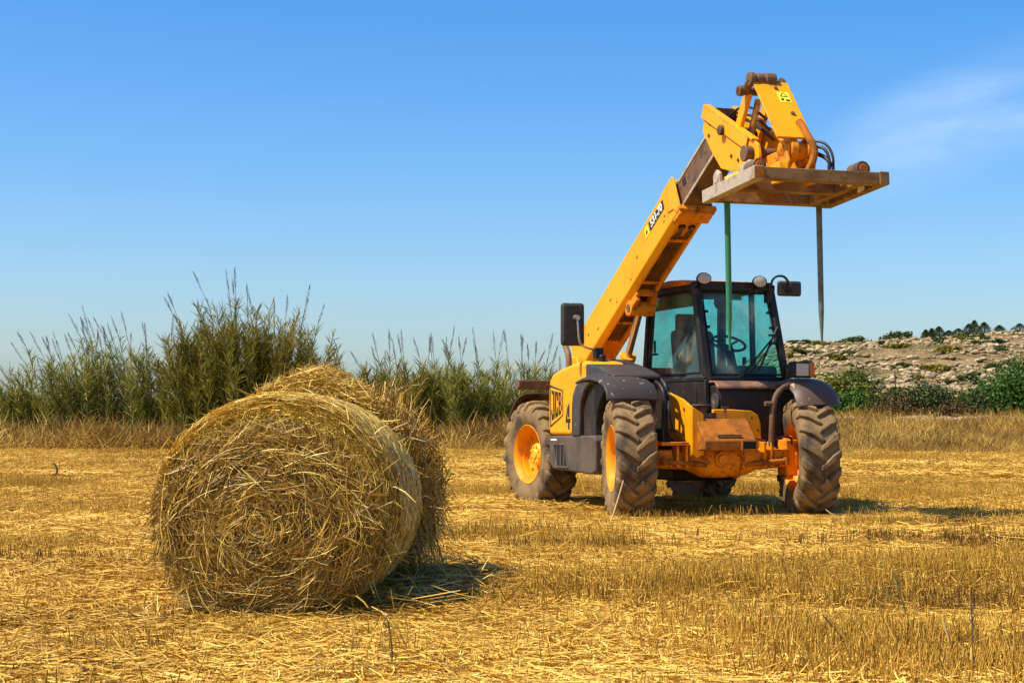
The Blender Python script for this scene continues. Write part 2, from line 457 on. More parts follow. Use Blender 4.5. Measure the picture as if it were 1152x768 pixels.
class MB:
    """collects solids for one part in machine axes (left, forward, up)"""
    def __init__(s): s.v, s.f = [], []
    def add(s, vs, fs):
        o = len(s.v)
        s.v += [tuple(map(float, p)) for p in vs]
        s.f += [tuple(i + o for i in q) for q in fs]
        return s
    def box(s, lo, hi, rot=None, piv=None):
        p = [(x, y, z) for z in (lo[2], hi[2]) for y in (lo[1], hi[1]) for x in (lo[0], hi[0])]
        if rot is not None:
            pv = Vector(piv if piv else [(a + b) / 2 for a, b in zip(lo, hi)])
            p = [tuple(rot @ (Vector(q) - pv) + pv) for q in p]
        return s.add(p, [(0, 2, 3, 1), (4, 5, 7, 6), (0, 1, 5, 4), (2, 6, 7, 3), (0, 4, 6, 2), (1, 3, 7, 5)])
    def prism(s, poly, x0, x1):
        """(forward, up) outline pushed from x0 to x1"""
        n = len(poly)
        v = [(x0, a, b) for a, b in poly] + [(x1, a, b) for a, b in poly]
        f = [tuple(range(n)), tuple(range(2 * n - 1, n - 1, -1))] + [(i, i + n, (i + 1) % n + n, (i + 1) % n) for i in range(n)]
        return s.add(v, f)
    def prism_y(s, poly, y0, y1):
        """(left, up) outline pushed from y0 to y1"""
        n = len(poly)
        v = [(a, y0, b) for a, b in poly] + [(a, y1, b) for a, b in poly]
        f = [tuple(range(n)), tuple(range(2 * n - 1, n - 1, -1))] + [(i, i + n, (i + 1) % n + n, (i + 1) % n) for i in range(n)]
        return s.add(v, f)
    def cyl(s, p0, p1, r0, r1=None, n=20):
        r1 = r0 if r1 is None else r1
        p0, p1 = Vector(p0), Vector(p1)
        d = (p1 - p0).normalized()
        a = d.orthogonal().normalized(); b = d.cross(a)
        v = []
        for p, r in ((p0, r0), (p1, r1)):
            v += [p + (a * math.cos(2 * math.pi * i / n) + b * math.sin(2 * math.pi * i / n)) * r for i in range(n)]
        f = [tuple(range(n - 1, -1, -1)), tuple(range(n, 2 * n))] + [(i, (i + 1) % n, (i + 1) % n + n, i + n) for i in range(n)]
        return s.add(v, f)
    def tube(s, pts, r, n=10, smooth=3, rend=None):
        P = [Vector(p) for p in pts]
        for _ in range(smooth):
            Q = [P[0]]
            for a, b in zip(P[:-1], P[1:]):
                Q += [a * 0.75 + b * 0.25, a * 0.25 + b * 0.75]
            P = Q + [P[-1]]
        v, f = [], []
        d0 = (P[1] - P[0]).normalized()
        a = d0.orthogonal().normalized()
        for i, p in enumerate(P):
            d = (P[min(i + 1, len(P) - 1)] - P[max(i - 1, 0)]).normalized()
            a = (a - d * a.dot(d)).normalized(); b = d.cross(a)
            rr = r if rend is None else r + (rend - r) * i / (len(P) - 1)
            v += [p + (a * math.cos(2 * math.pi * k / n) + b * math.sin(2 * math.pi * k / n)) * rr for k in range(n)]
        for i in range(len(P) - 1):
            f += [(i * n + k, i * n + (k + 1) % n, (i + 1) * n + (k + 1) % n, (i + 1) * n + k) for k in range(n)]
        f += [tuple(range(n - 1, -1, -1)), tuple(range((len(P) - 1) * n, len(P) * n))]
        return s.add(v, f)
    def lathe_x(s, prof, c, n=36):
        """profile of (left offset, radius) turned round the left axis through c"""
        v, f, m = [], [], len(prof)
        for u, r in prof:
            v += [(c[0] + u, c[1] + r * math.cos(2 * math.pi * k / n), c[2] + r * math.sin(2 * math.pi * k / n)) for k in range(n)]
        for i in range(m - 1):
            f += [(i * n + k, i * n + (k + 1) % n, (i + 1) * n + (k + 1) % n, (i + 1) * n + k) for k in range(n)]
        return s.add(v, f)
    def sheet(s, line, x0, x1, t, bow=0.0, nx=6):
        """curved sheet: (forward, up) centre line, thickness t, crowned by bow across its width"""
        n = len(line)
        top = []
        for i, (a, b) in enumerate(line):
            p, q = line[max(i - 1, 0)], line[min(i + 1, n - 1)]
            dx, dy = q[0] - p[0], q[1] - p[1]
            l = math.hypot(dx, dy)
            top.append((a, b, -dy / l, dx / l))
        v = []
        for side in (1, -1):
            for j in range(nx + 1):
                u = j / nx
                k = bow * (1 - (2 * u - 1) ** 4)
                for a, b, na, nb in top:
                    v.append((x0 + (x1 - x0) * u, a + na * (k + side * t / 2), b + nb * (k + side * t / 2)))
        m = (nx + 1) * n
        f = []
        for j in range(nx):
            for i in range(n - 1):
                a = j * n + i
                f.append((a, a + 1, a + n + 1, a + n))
                f.append((m + a, m + a + n, m + a + n + 1, m + a + 1))
        for i in range(n - 1):
            f.append((i, m + i, m + i + 1, i + 1))
            a = nx * n + i
            f.append((a, a + 1, m + a + 1, m + a))
        for j in range(nx):
            a = j * n
            f.append((a, a + n, m + a + n, m + a))
            a = j * n + n - 1
            f.append((a, m + a, m + a + n, a + n))
        return s.add(v, f)
    def build(s, name, mat, parent=None, bevel=0.0, seg=2, angle=35, subd=0):
        bm = bmesh.new()
        vs = [bm.verts.new((p[0], -p[1], p[2])) for p in s.v]
        for q in s.f:
            try: bm.faces.new([vs[i] for i in q])
            except ValueError: pass
        bmesh.ops.recalc_face_normals(bm, faces=bm.faces)
        me = bpy.data.meshes.new(name)
        bm.to_mesh(me); bm.free()
        me.polygons.foreach_set('use_smooth', np.ones(len(me.polygons), dtype=bool))
        me.set_sharp_from_angle(angle=R(angle))
        me.materials.append(mat)
        o = bpy.data.objects.new(name, me)
        C.objects.link(o)
        if parent: o.parent = parent
        if bevel:
            b = o.modifiers.new('bevel', 'BEVEL')
            b.width = bevel; b.segments = seg; b.limit_method = 'ANGLE'; b.angle_limit = R(30)
            b.harden_normals = False
        return o

def text_part(name, body, origin, u, v, size, mat, parent, bold=0.0, depth=0.003, sx=1.0):
    """lettering as a thin raised mesh; u and v are the reading and up directions in machine axes"""
    cu = bpy.data.curves.new(name, 'FONT')
    cu.body = body; cu.size = size; cu.offset = bold; cu.extrude = depth
    cu.align_x = 'CENTER'; cu.align_y = 'CENTER'
    tmp = bpy.data.objects.new(name, cu)
    C.objects.link(tmp)
    me = bpy.data.meshes.new_from_object(tmp.evaluated_get(bpy.context.evaluated_depsgraph_get()))
    bpy.data.objects.remove(tmp)
    u, v, o = Vector(u).normalized(), Vector(v).normalized(), Vector(origin)
    w = u.cross(v)
    for p in me.vertices:
        q = o + u * p.co.x * sx + v * p.co.y + w * p.co.z
        p.co = (q.x, -q.y, q.z)
    me.flip_normals()
    me.materials.clear(); me.materials.append(mat)
    ob = bpy.data.objects.new(name, me)
    C.objects.link(ob); ob.parent = parent
    return ob

class WB(MB):
    """the same, in world axes"""
    def build(s, *a, **k):
        s.v = [(p[0], -p[1], p[2]) for p in s.v]
        return MB.build(s, *a, **k)

_lat = {}
def vnoise(x, y, scale, seed):
    if seed not in _lat:
        _lat[seed] = np.random.default_rng(1000 + seed).random((256, 256))
    L = _lat[seed]
    u, v = np.asarray(x) / scale + 77.3, np.asarray(y) / scale + 31.7
    i, j = np.floor(u).astype(int), np.floor(v).astype(int)
    a, b = u - i, v - j
    a, b = a * a * (3 - 2 * a), b * b * (3 - 2 * b)
    g = lambda p, q: L[p % 256, q % 256]
    return (g(i, j) * (1 - a) + g(i + 1, j) * a) * (1 - b) + (g(i, j + 1) * (1 - a) + g(i + 1, j + 1) * a) * b

def sstep(x, a, b):
    t = np.clip((np.asarray(x, float) - a) / (b - a), 0, 1)
    return t * t * (3 - 2 * t)

def ground_z(x, y):
    x, y = np.asarray(x, float), np.asarray(y, float)
    w = sstep(x, 2, 14)
    rise = 0.42 * sstep(y, 54, 66) * (1 - w) + 1.55 * sstep(y, 50, 112) * w
    und = (vnoise(x, y, 2.3, 1) - 0.5) * 0.05 + (vnoise(x, y, 9.0, 2) - 0.5) * 0.06
    return rise + und * sstep(y, 24, 34) + (vnoise(x, y, 0.7, 3) - 0.5) * 0.02

# ------------------------------------------------------------------ ground
def make_ground_mat():
    m, nt, b, out = new_mat('straw_strewn_soil')
    n1 = ramp01(nt, noise(nt, 1.3, 8, 0.7), 0.35, 0.62)
    n2 = ramp01(nt, noise(nt, 45, 5, 0.7), 0.40, 0.62)
    n3 = ramp01(nt, noise(nt, 0.35, 4, 0.55), 0.40, 0.65)
    c = mixc(nt, n1, (0.17, 0.078, 0.018), (0.36, 0.195, 0.030))
    c = mixc(nt, n2, c, (0.56, 0.33, 0.05))
    c2 = mixc(nt, n1, (0.25, 0.095, 0.028), (0.36, 0.165, 0.035))
    fm = nt.nodes.new('ShaderNodeMath'); fm.operation = 'MULTIPLY'; fm.inputs[1].default_value = 0.45
    nt.links.new(n3, fm.inputs[0])
    c = mixc(nt, fm.outputs[0], c, c2)
    nt.links.new(c, b.inputs['Base Color'])
    b.inputs['Roughness'].default_value = 0.95
    b.inputs['Specular IOR Level'].default_value = 0.1
    bn = nt.nodes.new('ShaderNodeBump')
    bn.inputs['Strength'].default_value = 0.7
    bn.inputs['Distance'].default_value = 0.04
    nt.links.new(noise(nt, 30, 6, 0.7), bn.inputs['Height'])
    nt.links.new(bn.outputs[0], b.inputs['Normal'])
    return m

def axis_coords(lo, hi, step, far_lo, far_hi):
    core = np.arange(lo, hi + step, step)
    up, d = [core[-1]], step
    while up[-1] < far_hi:
        d *= 1.35; up.append(up[-1] + d)
    dn, d = [core[0]], step
    while dn[-1] > far_lo:
        d *= 1.35; dn.append(dn[-1] - d)
    return np.concatenate([np.array(dn[:0:-1]), core, np.array(up[1:])])

def grid_mesh(name, xs, ys, zf, mat):
    X, Y = np.meshgrid(xs, ys)
    V = np.stack([X, Y, zf(X, Y)], -1).reshape(-1, 3)
    w = len(xs)
    i, j = np.meshgrid(np.arange(w - 1), np.arange(len(ys) - 1))
    a = (j * w + i).ravel()
    F = np.stack([a, a + 1, a + w + 1, a + w], 1)
    return np_obj(name, V, F, mat, smooth=True)

xs = axis_coords(-22, 40, 0.6, -4000, 4000)
ys = axis_coords(4, 116, 0.6, -2500, 5000)
field = grid_mesh('field', xs, ys, ground_z, make_ground_mat())
tag(field, 'flat harvested field of golden straw and brown soil', None, None, 'structure')

# ------------------------------------------------------------------ rocky hillside
def hill_z(x, y):
    x, y = np.asarray(x, float), np.asarray(y, float)
    crest = 11.0 + 0.062 * (x - 35) + (vnoise(x, y * 0, 14, 5) - 0.5) * 1.0
    up = sstep(y, 128, 232) * 0.75 + np.clip((y - 128) / 104, 0, 1) * 0.25
    z = 1.0 + (crest - 1.0) * up
    z = z + (vnoise(x, y, 11, 6) - 0.5) * 1.1 + (vnoise(x, y, 4, 7) - 0.5) * 0.5
    st = 1.15                                   # worn terraces
    zz = z + (vnoise(x, y, 20, 8) - 0.5) * 1.6
    fr = zz / st - np.floor(zz / st)
    z = z + (sstep(fr, 0.55, 1.0) - fr) * st * 0.55
    z = z - sstep(y, 236, 330) * 2.2
    side = sstep(x - (y - 128) * 0.06, 13, 29)
    return -1.0 + (z + 1.0) * side * sstep(y, 118, 134)

def make_hill_mat():
    m, nt, b, out = new_mat('dry_rocky_slope')
    c = mixc(nt, ramp01(nt, noise(nt, 0.5, 8, 0.7), 0.38, 0.6), (0.25, 0.165, 0.078), (0.130, 0.088, 0.034))
    c = mixc(nt, ramp01(nt, noise(nt, 2.2, 6, 0.7), 0.55, 0.66), c, (0.44, 0.33, 0.19))
    c = mixc(nt, ramp01(nt, noise(nt, 0.16, 7, 0.65, stretch=(1, 1.0, 2.0)), 0.50, 0.62), c, (0.085, 0.078, 0.020))
    nt.links.new(c, b.inputs['Base Color'])
    b.inputs['Roughness'].default_value = 0.95
    b.inputs['Specular IOR Level'].default_value = 0.1
    bn = nt.nodes.new('ShaderNodeBump')
    bn.inputs['Strength'].default_value = 0.8
    bn.inputs['Distance'].default_value = 0.3
    nt.links.new(noise(nt, 1.5, 6, 0.7), bn.inputs['Height'])
    nt.links.new(bn.outputs[0], b.inputs['Normal'])
    return m
hill = grid_mesh('hill', np.arange(8, 150, 0.9), np.arange(117, 345, 0.9), hill_z, make_hill_mat())
tag(hill, 'rocky terraced hillside behind the field', None, None, 'structure')

def make_rock_mat():
    m, nt, b, out = new_mat('limestone')
    a = nt.nodes.new('ShaderNodeAttribute'); a.attribute_name = 'tint'
    c = mixc(nt, a.outputs['Fac'], (0.22, 0.148, 0.070), (0.52, 0.385, 0.205))
    c = mixc(nt, ramp01(nt, noise(nt, 2.5, 6, 0.7), 0.48, 0.62), c, (0.115, 0.085, 0.048))
    nt.links.new(c, b.inputs['Base Color'])
    b.inputs['Roughness'].default_value = 0.95
    b.inputs['Specular IOR Level'].default_value = 0.1
    return m
MAT['rock'] = make_rock_mat()

def ico(sub):
    bm = bmesh.new()
    bmesh.ops.create_icosphere(bm, subdivisions=sub, radius=1.0)
    bm.verts.ensure_lookup_table()
    V = np.array([v.co[:] for v in bm.verts]); F = np.array([[v.index for v in f.verts] for f in bm.faces])
    bm.free()
    return V, F

rock_shapes = []
for k in range(9):
    g = np.random.default_rng(50 + k)
    V, F = ico(2 if k < 3 else 1)
    cuts = rand_unit(9, g)                       # flat broken faces
    V = V * g.uniform(0.9, 1.1, (len(V), 1))
    for c_ in cuts:
        d_ = V @ c_
        lim = g.uniform(0.40, 0.80)
        V = V - np.maximum(d_ - lim, 0)[:, None] * c_
    V = V * np.array([1.0, g.uniform(0.7, 1.0), g.uniform(0.5, 0.8)])
    rock_shapes.append((V, F))

def rock_mass(name, xy, size, label, g):
    Vs, Fs, Ts, off = [], [], [], 0
    z = hill_z(xy[:, 0], xy[:, 1])
    for (x, y), zz, s in zip(xy, z, size):
        V, F = rock_shapes[3 + g.integers(6)]
        a = g.uniform(0, 6.28)
        ca, sa = math.cos(a), math.sin(a)
        W = V * s * g.uniform(0.7, 1.3, 3) * np.array([1.25, 1.0, 0.85])
        W = np.stack([W[:, 0] * ca - W[:, 1] * sa + x, W[:, 0] * sa + W[:, 1] * ca + y, W[:, 2] + zz + s * 0.15], 1)
        Vs.append(W); Fs.append(F + off); off += len(W)
        Ts.append(np.full(len(W), g.random()))
    o = np_obj(name, np.concatenate(Vs), np.concatenate(Fs), MAT['rock'], attrs={'tint': np.concatenate(Ts)})
    return tag(o, label, 'rocks', None, 'stuff')

g = np.random.default_rng(11)
n = 15000
rx, ry = g.uniform(20, 92, n), 128 + 112 * g.random(n) ** 1.0
dens = vnoise(rx, ry, 9, 12) * 0.6 + vnoise(rx, ry * 0.6, 3.5, 13) * 0.4
zz = hill_z(rx, ry) + (vnoise(rx, ry, 20, 8) - 0.5) * 1.6
fr_ = zz / 1.15 - np.floor(zz / 1.15)
keep = (dens + 0.22 * (sstep(fr_, 0.35, 0.75) - 0.5) > 0.33) & (rx / ry < 0.36) & (rx / ry > 0.115)
xy = np.stack([rx, ry], 1)[keep]
rock_mass('loose_rocks', xy, 0.18 + 0.46 * g.random(len(xy)) ** 2.0, 'countless pale limestone rocks strewn over the hillside', g)

n = 9000
rx, ry = g.uniform(20, 92, n), g.uniform(128, 242, n)
keep = (rx / ry < 0.36) & (rx / ry > 0.115) & (vnoise(rx, ry, 2.0, 14) > 0.3)
xy = np.stack([rx, ry], 1)[keep]
rock_mass('stone_rubble', xy, 0.07 + 0.17 * g.random(len(xy)) ** 1.5, 'small pale stones scattered between the hillside rocks', g)

bo_meshes = []
for k in range(3):
    V, F = rock_shapes[k]
    me = np_mesh('boulder', V, F, {'tint': np.full(len(V), 0.35 + 0.3 * k)})
    me.materials.append(MAT['rock'])
    bo_meshes.append(me)
g = np.random.default_rng(21)
spots = []
while len(spots) < 36:
    x, y = g.uniform(29, 84), g.uniform(150, 236)
    if 0.155 < x / y < 0.30 and all((x - a) ** 2 + (y - b) ** 2 > 4 for a, b in spots):
        spots.append((x, y))
for x, y in spots:
    o = bpy.data.objects.new('boulder', bo_meshes[g.integers(3)])
    C.objects.link(o)
    s = g.uniform(0.45, 0.75)
    o.location = (x, y, float(hill_z(x, y)) + s * 0.2)
    o.scale = (s * g.uniform(0.8, 1.4), s, s * g.uniform(0.7, 1.1))
    o.rotation_euler = (g.uniform(-.2, .2), g.uniform(-.2, .2), g.uniform(0, 6.28))
    tag(o, 'large pale limestone boulder lying among rocks on the hillside', 'boulder', 'boulders on the hillside')

# ------------------------------------------------------------------ scattered tufts (one object each, nobody could count them)
def scatter(name, pts, rot, scl, shade, idx, variants, label, cat):
    """tufts of straw set on points by geometry nodes"""
    vc = bpy.data.collections.new(name + '_variants')
    for i, (V, F, T, mat) in enumerate(variants):
        np_obj('%s_tuft_%02d' % (name, i), V, F, mat, attrs={'tint': T}, collection=vc)
    me = bpy.data.meshes.new(name)
    me.vertices.add(len(pts))
    me.vertices.foreach_set('co', np.ascontiguousarray(pts, dtype=np.float32).ravel())
    for an, ty, av in (('rot', 'FLOAT_VECTOR', rot), ('scl', 'FLOAT_VECTOR', scl), ('shade', 'FLOAT', shade), ('idx', 'INT', idx)):
        at = me.attributes.new(an, ty, 'POINT')
        if ty == 'FLOAT_VECTOR':
            at.data.foreach_set('vector', np.ascontiguousarray(av, dtype=np.float32).ravel())
        else:
            at.data.foreach_set('value', np.ascontiguousarray(av, dtype=np.int32 if ty == 'INT' else np.float32))
    o = bpy.data.objects.new(name, me)
    C.objects.link(o)
    ng = bpy.data.node_groups.new(name + '_nodes', 'GeometryNodeTree')
    ng.interface.new_socket('Geometry', in_out='INPUT', socket_type='NodeSocketGeometry')
    ng.interface.new_socket('Geometry', in_out='OUTPUT', socket_type='NodeSocketGeometry')
    N, Lk = ng.nodes, ng.links
    gi, go = N.new('NodeGroupInput'), N.new('NodeGroupOutput')
    ci = N.new('GeometryNodeCollectionInfo')
    ci.inputs['Collection'].default_value = vc
    ci.inputs['Separate Children'].default_value = True
    ci.inputs['Reset Children'].default_value = True
    ip = N.new('GeometryNodeInstanceOnPoints')
    ip.inputs['Pick Instance'].default_value = True
    def named(nm, ty):
        q = N.new('GeometryNodeInputNamedAttribute')
        q.data_type = ty
        q.inputs['Name'].default_value = nm
        return q.outputs['Attribute']
    Lk.new(gi.outputs[0], ip.inputs['Points'])
    Lk.new(ci.outputs[0], ip.inputs['Instance'])
    Lk.new(named('idx', 'INT'), ip.inputs['Instance Index'])
    Lk.new(named('rot', 'FLOAT_VECTOR'), ip.inputs['Rotation'])
    Lk.new(named('scl', 'FLOAT_VECTOR'), ip.inputs['Scale'])
    Lk.new(ip.outputs[0], go.inputs[0])
    md = o.modifiers.new('scatter', 'NODES')
    md.node_group = ng
    return tag(o, label, cat, None, 'stuff')

def lying_variant(seed, n=210, rad=0.34, wide=1.0):
    g = np.random.default_rng(seed)
    a, r = g.uniform(0, 6.283, n), rad * np.sqrt(g.random(n))
    P = np.stack([r * np.cos(a), r * np.sin(a), 0.004 + 0.05 * g.random(n) ** 2], 1)
    th = g.normal(0, 1.0, n)
    D = np.stack([np.cos(th), np.sin(th), g.normal(0.02, 0.13, n)], 1)
    L = 0.035 + 0.19 * g.random(n) ** 1.6
    W = g.uniform(0.0025, 0.0058, n) * wide
    return strands(P, D, np.tile([[0, 0, 1.0]], (n, 1)), L, W, g.normal(0, 0.12, n), 2, np.clip(g.normal(0.50, 0.20, n), 0.02, 0.82), 0.3, g=g)

def stub_variant(seed, n=46, hgt=0.13, wide=1.0, lo=0.22, hi=0.72):
    g = np.random.default_rng(seed)
    P0 = np.stack([g.normal(0, 0.13, n), g.normal(0, 0.045, n), np.full(n, -0.01)], 1)
    lean = g.normal(0, 0.20, (n, 2))
    h = hgt * g.uniform(0.45, 1.35, n)
    P1 = P0 + np.stack([lean[:, 0] * h, lean[:, 1] * h, h], 1)
    a = rods(P0, P1, g.uniform(0.0016, 0.0032, n) * wide, g.uniform(lo, hi, n))
    m = n // 2                                       # torn leaves and long bent straws
    P = np.stack([g.normal(0, 0.15, m), g.normal(0, 0.08, m), g.uniform(0.02, hgt * 0.7, m)], 1)
    D = np.stack([g.normal(0, 0.6, m), g.normal(0, 0.6, m), g.uniform(0.2, 1.0, m)], 1)
    b = strands(P, D, rand_unit(m, g), g.uniform(0.5, 1.5, m) * hgt, g.uniform(0.003, 0.006, m) * wide, g.normal(0, 0.2, m), 2, g.uniform(lo + 0.1, hi + 0.12, m), 0.8, g=g)
    return join([a, b])

def frustum_points(n, y0, y1, half, pad, g, power=1.0):
    y = y0 + (y1 - y0) * g.random(n) ** power
    acc = (half * y + pad) / (half * y1 + pad)
    y = y[g.random(n) < acc]
    x = g.uniform(-1, 1, len(y)) * (half * y + pad)
    return x, y

g = np.random.default_rng(31)
pts, sc3, sh, ix = [], [], [], []
for (n, y0, y1, s) in ((18000, 5.6, 15, 1.0), (30000, 14, 32, 1.25), (30000, 30, 57, 2.0)):
    x, y = frustum_points(n, y0, y1, 0.36, 1.0, g)
    pts.append(np.stack([x, y, ground_z(x, y)], 1))
    k = s * g.uniform(0.75, 1.3, len(x))
    sc3.append(np.stack([k, k, k * g.uniform(0.6, 1.3, len(x))], 1))
    dn = 0.6 * vnoise(x, y, 1.1, 44) + 0.4 * vnoise(x, y, 0.4, 49)
    ok = g.random(len(x)) < np.clip(dn * 3.2 - 0.75, 0.10, 1)
    near = ((x > -2.2) & (x < -0.6) & (y > 8.3) & (y < 9.3)) | ((x > -0.6) & (x < 4.2) & (y > 16.0) & (y < 19.5))
    sc3[-1][:, 2] *= np.where(near, 0.4, 1.0)
    pts[-1], sc3[-1], x, y = pts[-1][ok], sc3[-1][ok], x[ok], y[ok]
    sh.append(0.85 * vnoise(x, y * 0.55, 1.7, 41) + 0.8 * vnoise(x, y, 0.45, 42) - 0.62 + 0.22 * vnoise(x, y * 0.5, 6, 43))
    ix.append(g.integers(0, 7, len(x)))
pts, sc3, sh, ix = map(np.concatenate, (pts, sc3, sh, ix))
rot = np.zeros((len(pts), 3)); rot[:, 2] = g.uniform(0, 6.283, len(pts))
V7 = [(*lying_variant(100 + i), MAT['stubble']) for i in range(7)]
scatter('straw_litter', pts, rot, sc3, sh, ix, V7, 'chopped golden straw lying all over the harvested field', 'straw')

pts, sc3, sh, ix = [], [], [], []
for (n, y0, y1, s) in ((5200, 5.6, 15, 1.0), (13000, 14, 34, 1.1), (9000, 32, 56, 1.6)):
    x, y = frustum_points(n, y0, y1, 0.36, 1.0, g)
    row = np.round((y + 0.06 * x) / 0.55) * 0.55 - 0.06 * x + g.normal(0, 0.07, len(y))     # drill rows
    y = np.where(g.random(len(y)) < 0.75, row, y)
    dn = vnoise(x, y, 2.1, 45) * 0.6 + vnoise(x, y, 0.8, 46) * 0.4
    ok = g.random(len(x)) < np.clip(dn * 3.0 - 0.95, 0.05, 1)
    ok &= ~((y > 15.2) & (y < 20.5) & (x > -1.0) & (x < 4.4) & (g.random(len(x)) < 0.92))   # flattened round the machine
    ok &= ~((y > 8.0) & (y < 12) & (x > -2.15) & (x < -0.1) & (g.random(len(x)) < 0.9))      # and under the bales
    x, y = x[ok], y[ok]
    pts.append(np.stack([x, y, ground_z(x, y)], 1))
    k = s * g.uniform(0.7, 1.25, len(x))
    sc3.append(np.stack([k, k, k * (0.40 + 0.75 * vnoise(x, y, 1.6, 47))], 1))
    sh.append(0.9 * vnoise(x, y, 1.3, 48) - 0.25)
    ix.append(g.integers(0, 8, len(x)))
pts, sc3, sh, ix = map(np.concatenate, (pts, sc3, sh, ix))
rot = np.zeros((len(pts), 3)); rot[:, 2] = g.normal(0.0, 0.25, len(pts))
VS = [(*stub_variant(200 + i), MAT['stubble']) for i in range(8)]
scatter('stubble', pts, rot, sc3, sh, ix, VS, 'short cut stubble standing in rows across the field', 'stubble')

# patches of darker, weathered stubble
pts, sc3, sh, ix = [], [], [], []
for (cx, cy, rx_, ry_, n) in ((3.4, 14.0, 1.6, 0.8, 110), (4.3, 13.2, 1.0, 0.5, 50), (2.3, 9.2, 0.9, 0.3, 40), (0.55, 13.4, 0.6, 0.3, 40),
                              (-3.3, 12.0, 0.7, 0.5, 18), (1.7, 7.4, 0.5, 0.2, 10), (-0.3, 14.5, 0.7, 0.5, 40)):
    x, y = g.normal(cx, rx_ * 0.5, n), g.normal(cy, ry_ * 0.5, n)
    pts.append(np.stack([x, y, ground_z(x, y)], 1))
    k = g.uniform(0.45, 0.8, n)
    sc3.append(np.stack([k, k, k * g.uniform(0.9, 1.5, n)], 1))
    sh.append(g.uniform(-0.2, 0.15, n)); ix.append(g.integers(0, 3, n))
pts, sc3, sh, ix = map(np.concatenate, (pts, sc3, sh, ix))
rot = np.zeros((len(pts), 3)); rot[:, 2] = g.uniform(0, 6.28, len(pts))
scatter('weathered_stubble', pts, rot, sc3, sh, ix, [(*stub_variant(260 + i, 22, 0.13, 1.4, 0.04, 0.26), MAT['stubble']) for i in range(3)],
        'dark weathered stubs standing in patches of the field', 'stubble')

# tall dry grass along the far edges of the field
def grass_variant(seed, n=70, hgt=0.85, wide=1.0, lo=0.0, hi=0.55):
    g = np.random.default_rng(seed)
    P0 = np.stack([g.normal(0, 0.22, n), g.normal(0, 0.22, n), np.full(n, -0.02)], 1)
    lean = g.normal(0, 0.55, (n, 2))
    h = hgt * g.uniform(0.25, 1.2, n)
    D = np.stack([lean[:, 0], lean[:, 1], np.ones(n)], 1)
    D = unit(D)
    return strands(P0 + D * (h * 0.5)[:, None], D, rand_unit(n, g), h, g.uniform(0.010, 0.022, n) * wide, g.normal(0, 0.25, n), 3, g.uniform(lo, hi, n), 1.0, droop=g.uniform(0, 0.6, n), g=g)

pts, sc3, sh, ix = [], [], [], []
def grass_band(n, x0, x1, y0, y1, s0, s1, dark, edge):
    x, y = g.uniform(x0, x1, n), g.uniform(y0, y1, n)
    ok = y > y0 + edge * (vnoise(x, y * 0, 1.5, 51) + 0.5 * vnoise(x, y * 0, 0.5, 52))
    ok &= vnoise(x, y, 2.0, 53) * 0.7 + vnoise(x, y, 0.7, 54) * 0.3 > 0.30
    x, y = x[ok], y[ok]
    pts.append(np.stack([x, y, ground_z(x, y)], 1))
    k = g.uniform(s0, s1, len(x)) * (0.45 + 1.1 * vnoise(x, y, 1.6, 55))
    sc3.append(np.stack([k * 1.2, k * 1.2, k], 1))
    sh.append(1.3 * vnoise(x, y, 1.5, 56) + 0.6 * vnoise(x, y, 0.6, 57) - 0.3 - dark); ix.append(g.integers(0, 6, len(x)))
grass_band(2600, -26, 4.2, 55.0, 63.0, 0.7, 1.2, 0.10, 1.0)
grass_band(700, 3.0, 9.0, 53, 70, 0.6, 1.0, -0.05, 1.5)
grass_band(3000, 7.0, 24, 47.5, 64, 0.40, 0.75, -0.15, 3.0)
grass_band(2600, 7.5, 36, 62, 92, 0.55, 0.95, 0.0, 1.0)
pts, sc3, sh, ix = map(np.concatenate, (pts, sc3, sh, ix))
rot = np.zeros((len(pts), 3)); rot[:, 2] = g.uniform(0, 6.28, len(pts))
scatter('dry_grass', pts, rot, sc3, sh, ix, [(*grass_variant(300 + i), MAT['dry_grass']) for i in range(6)],
        'tall dry golden brown grass along the edge of the field', 'grass')

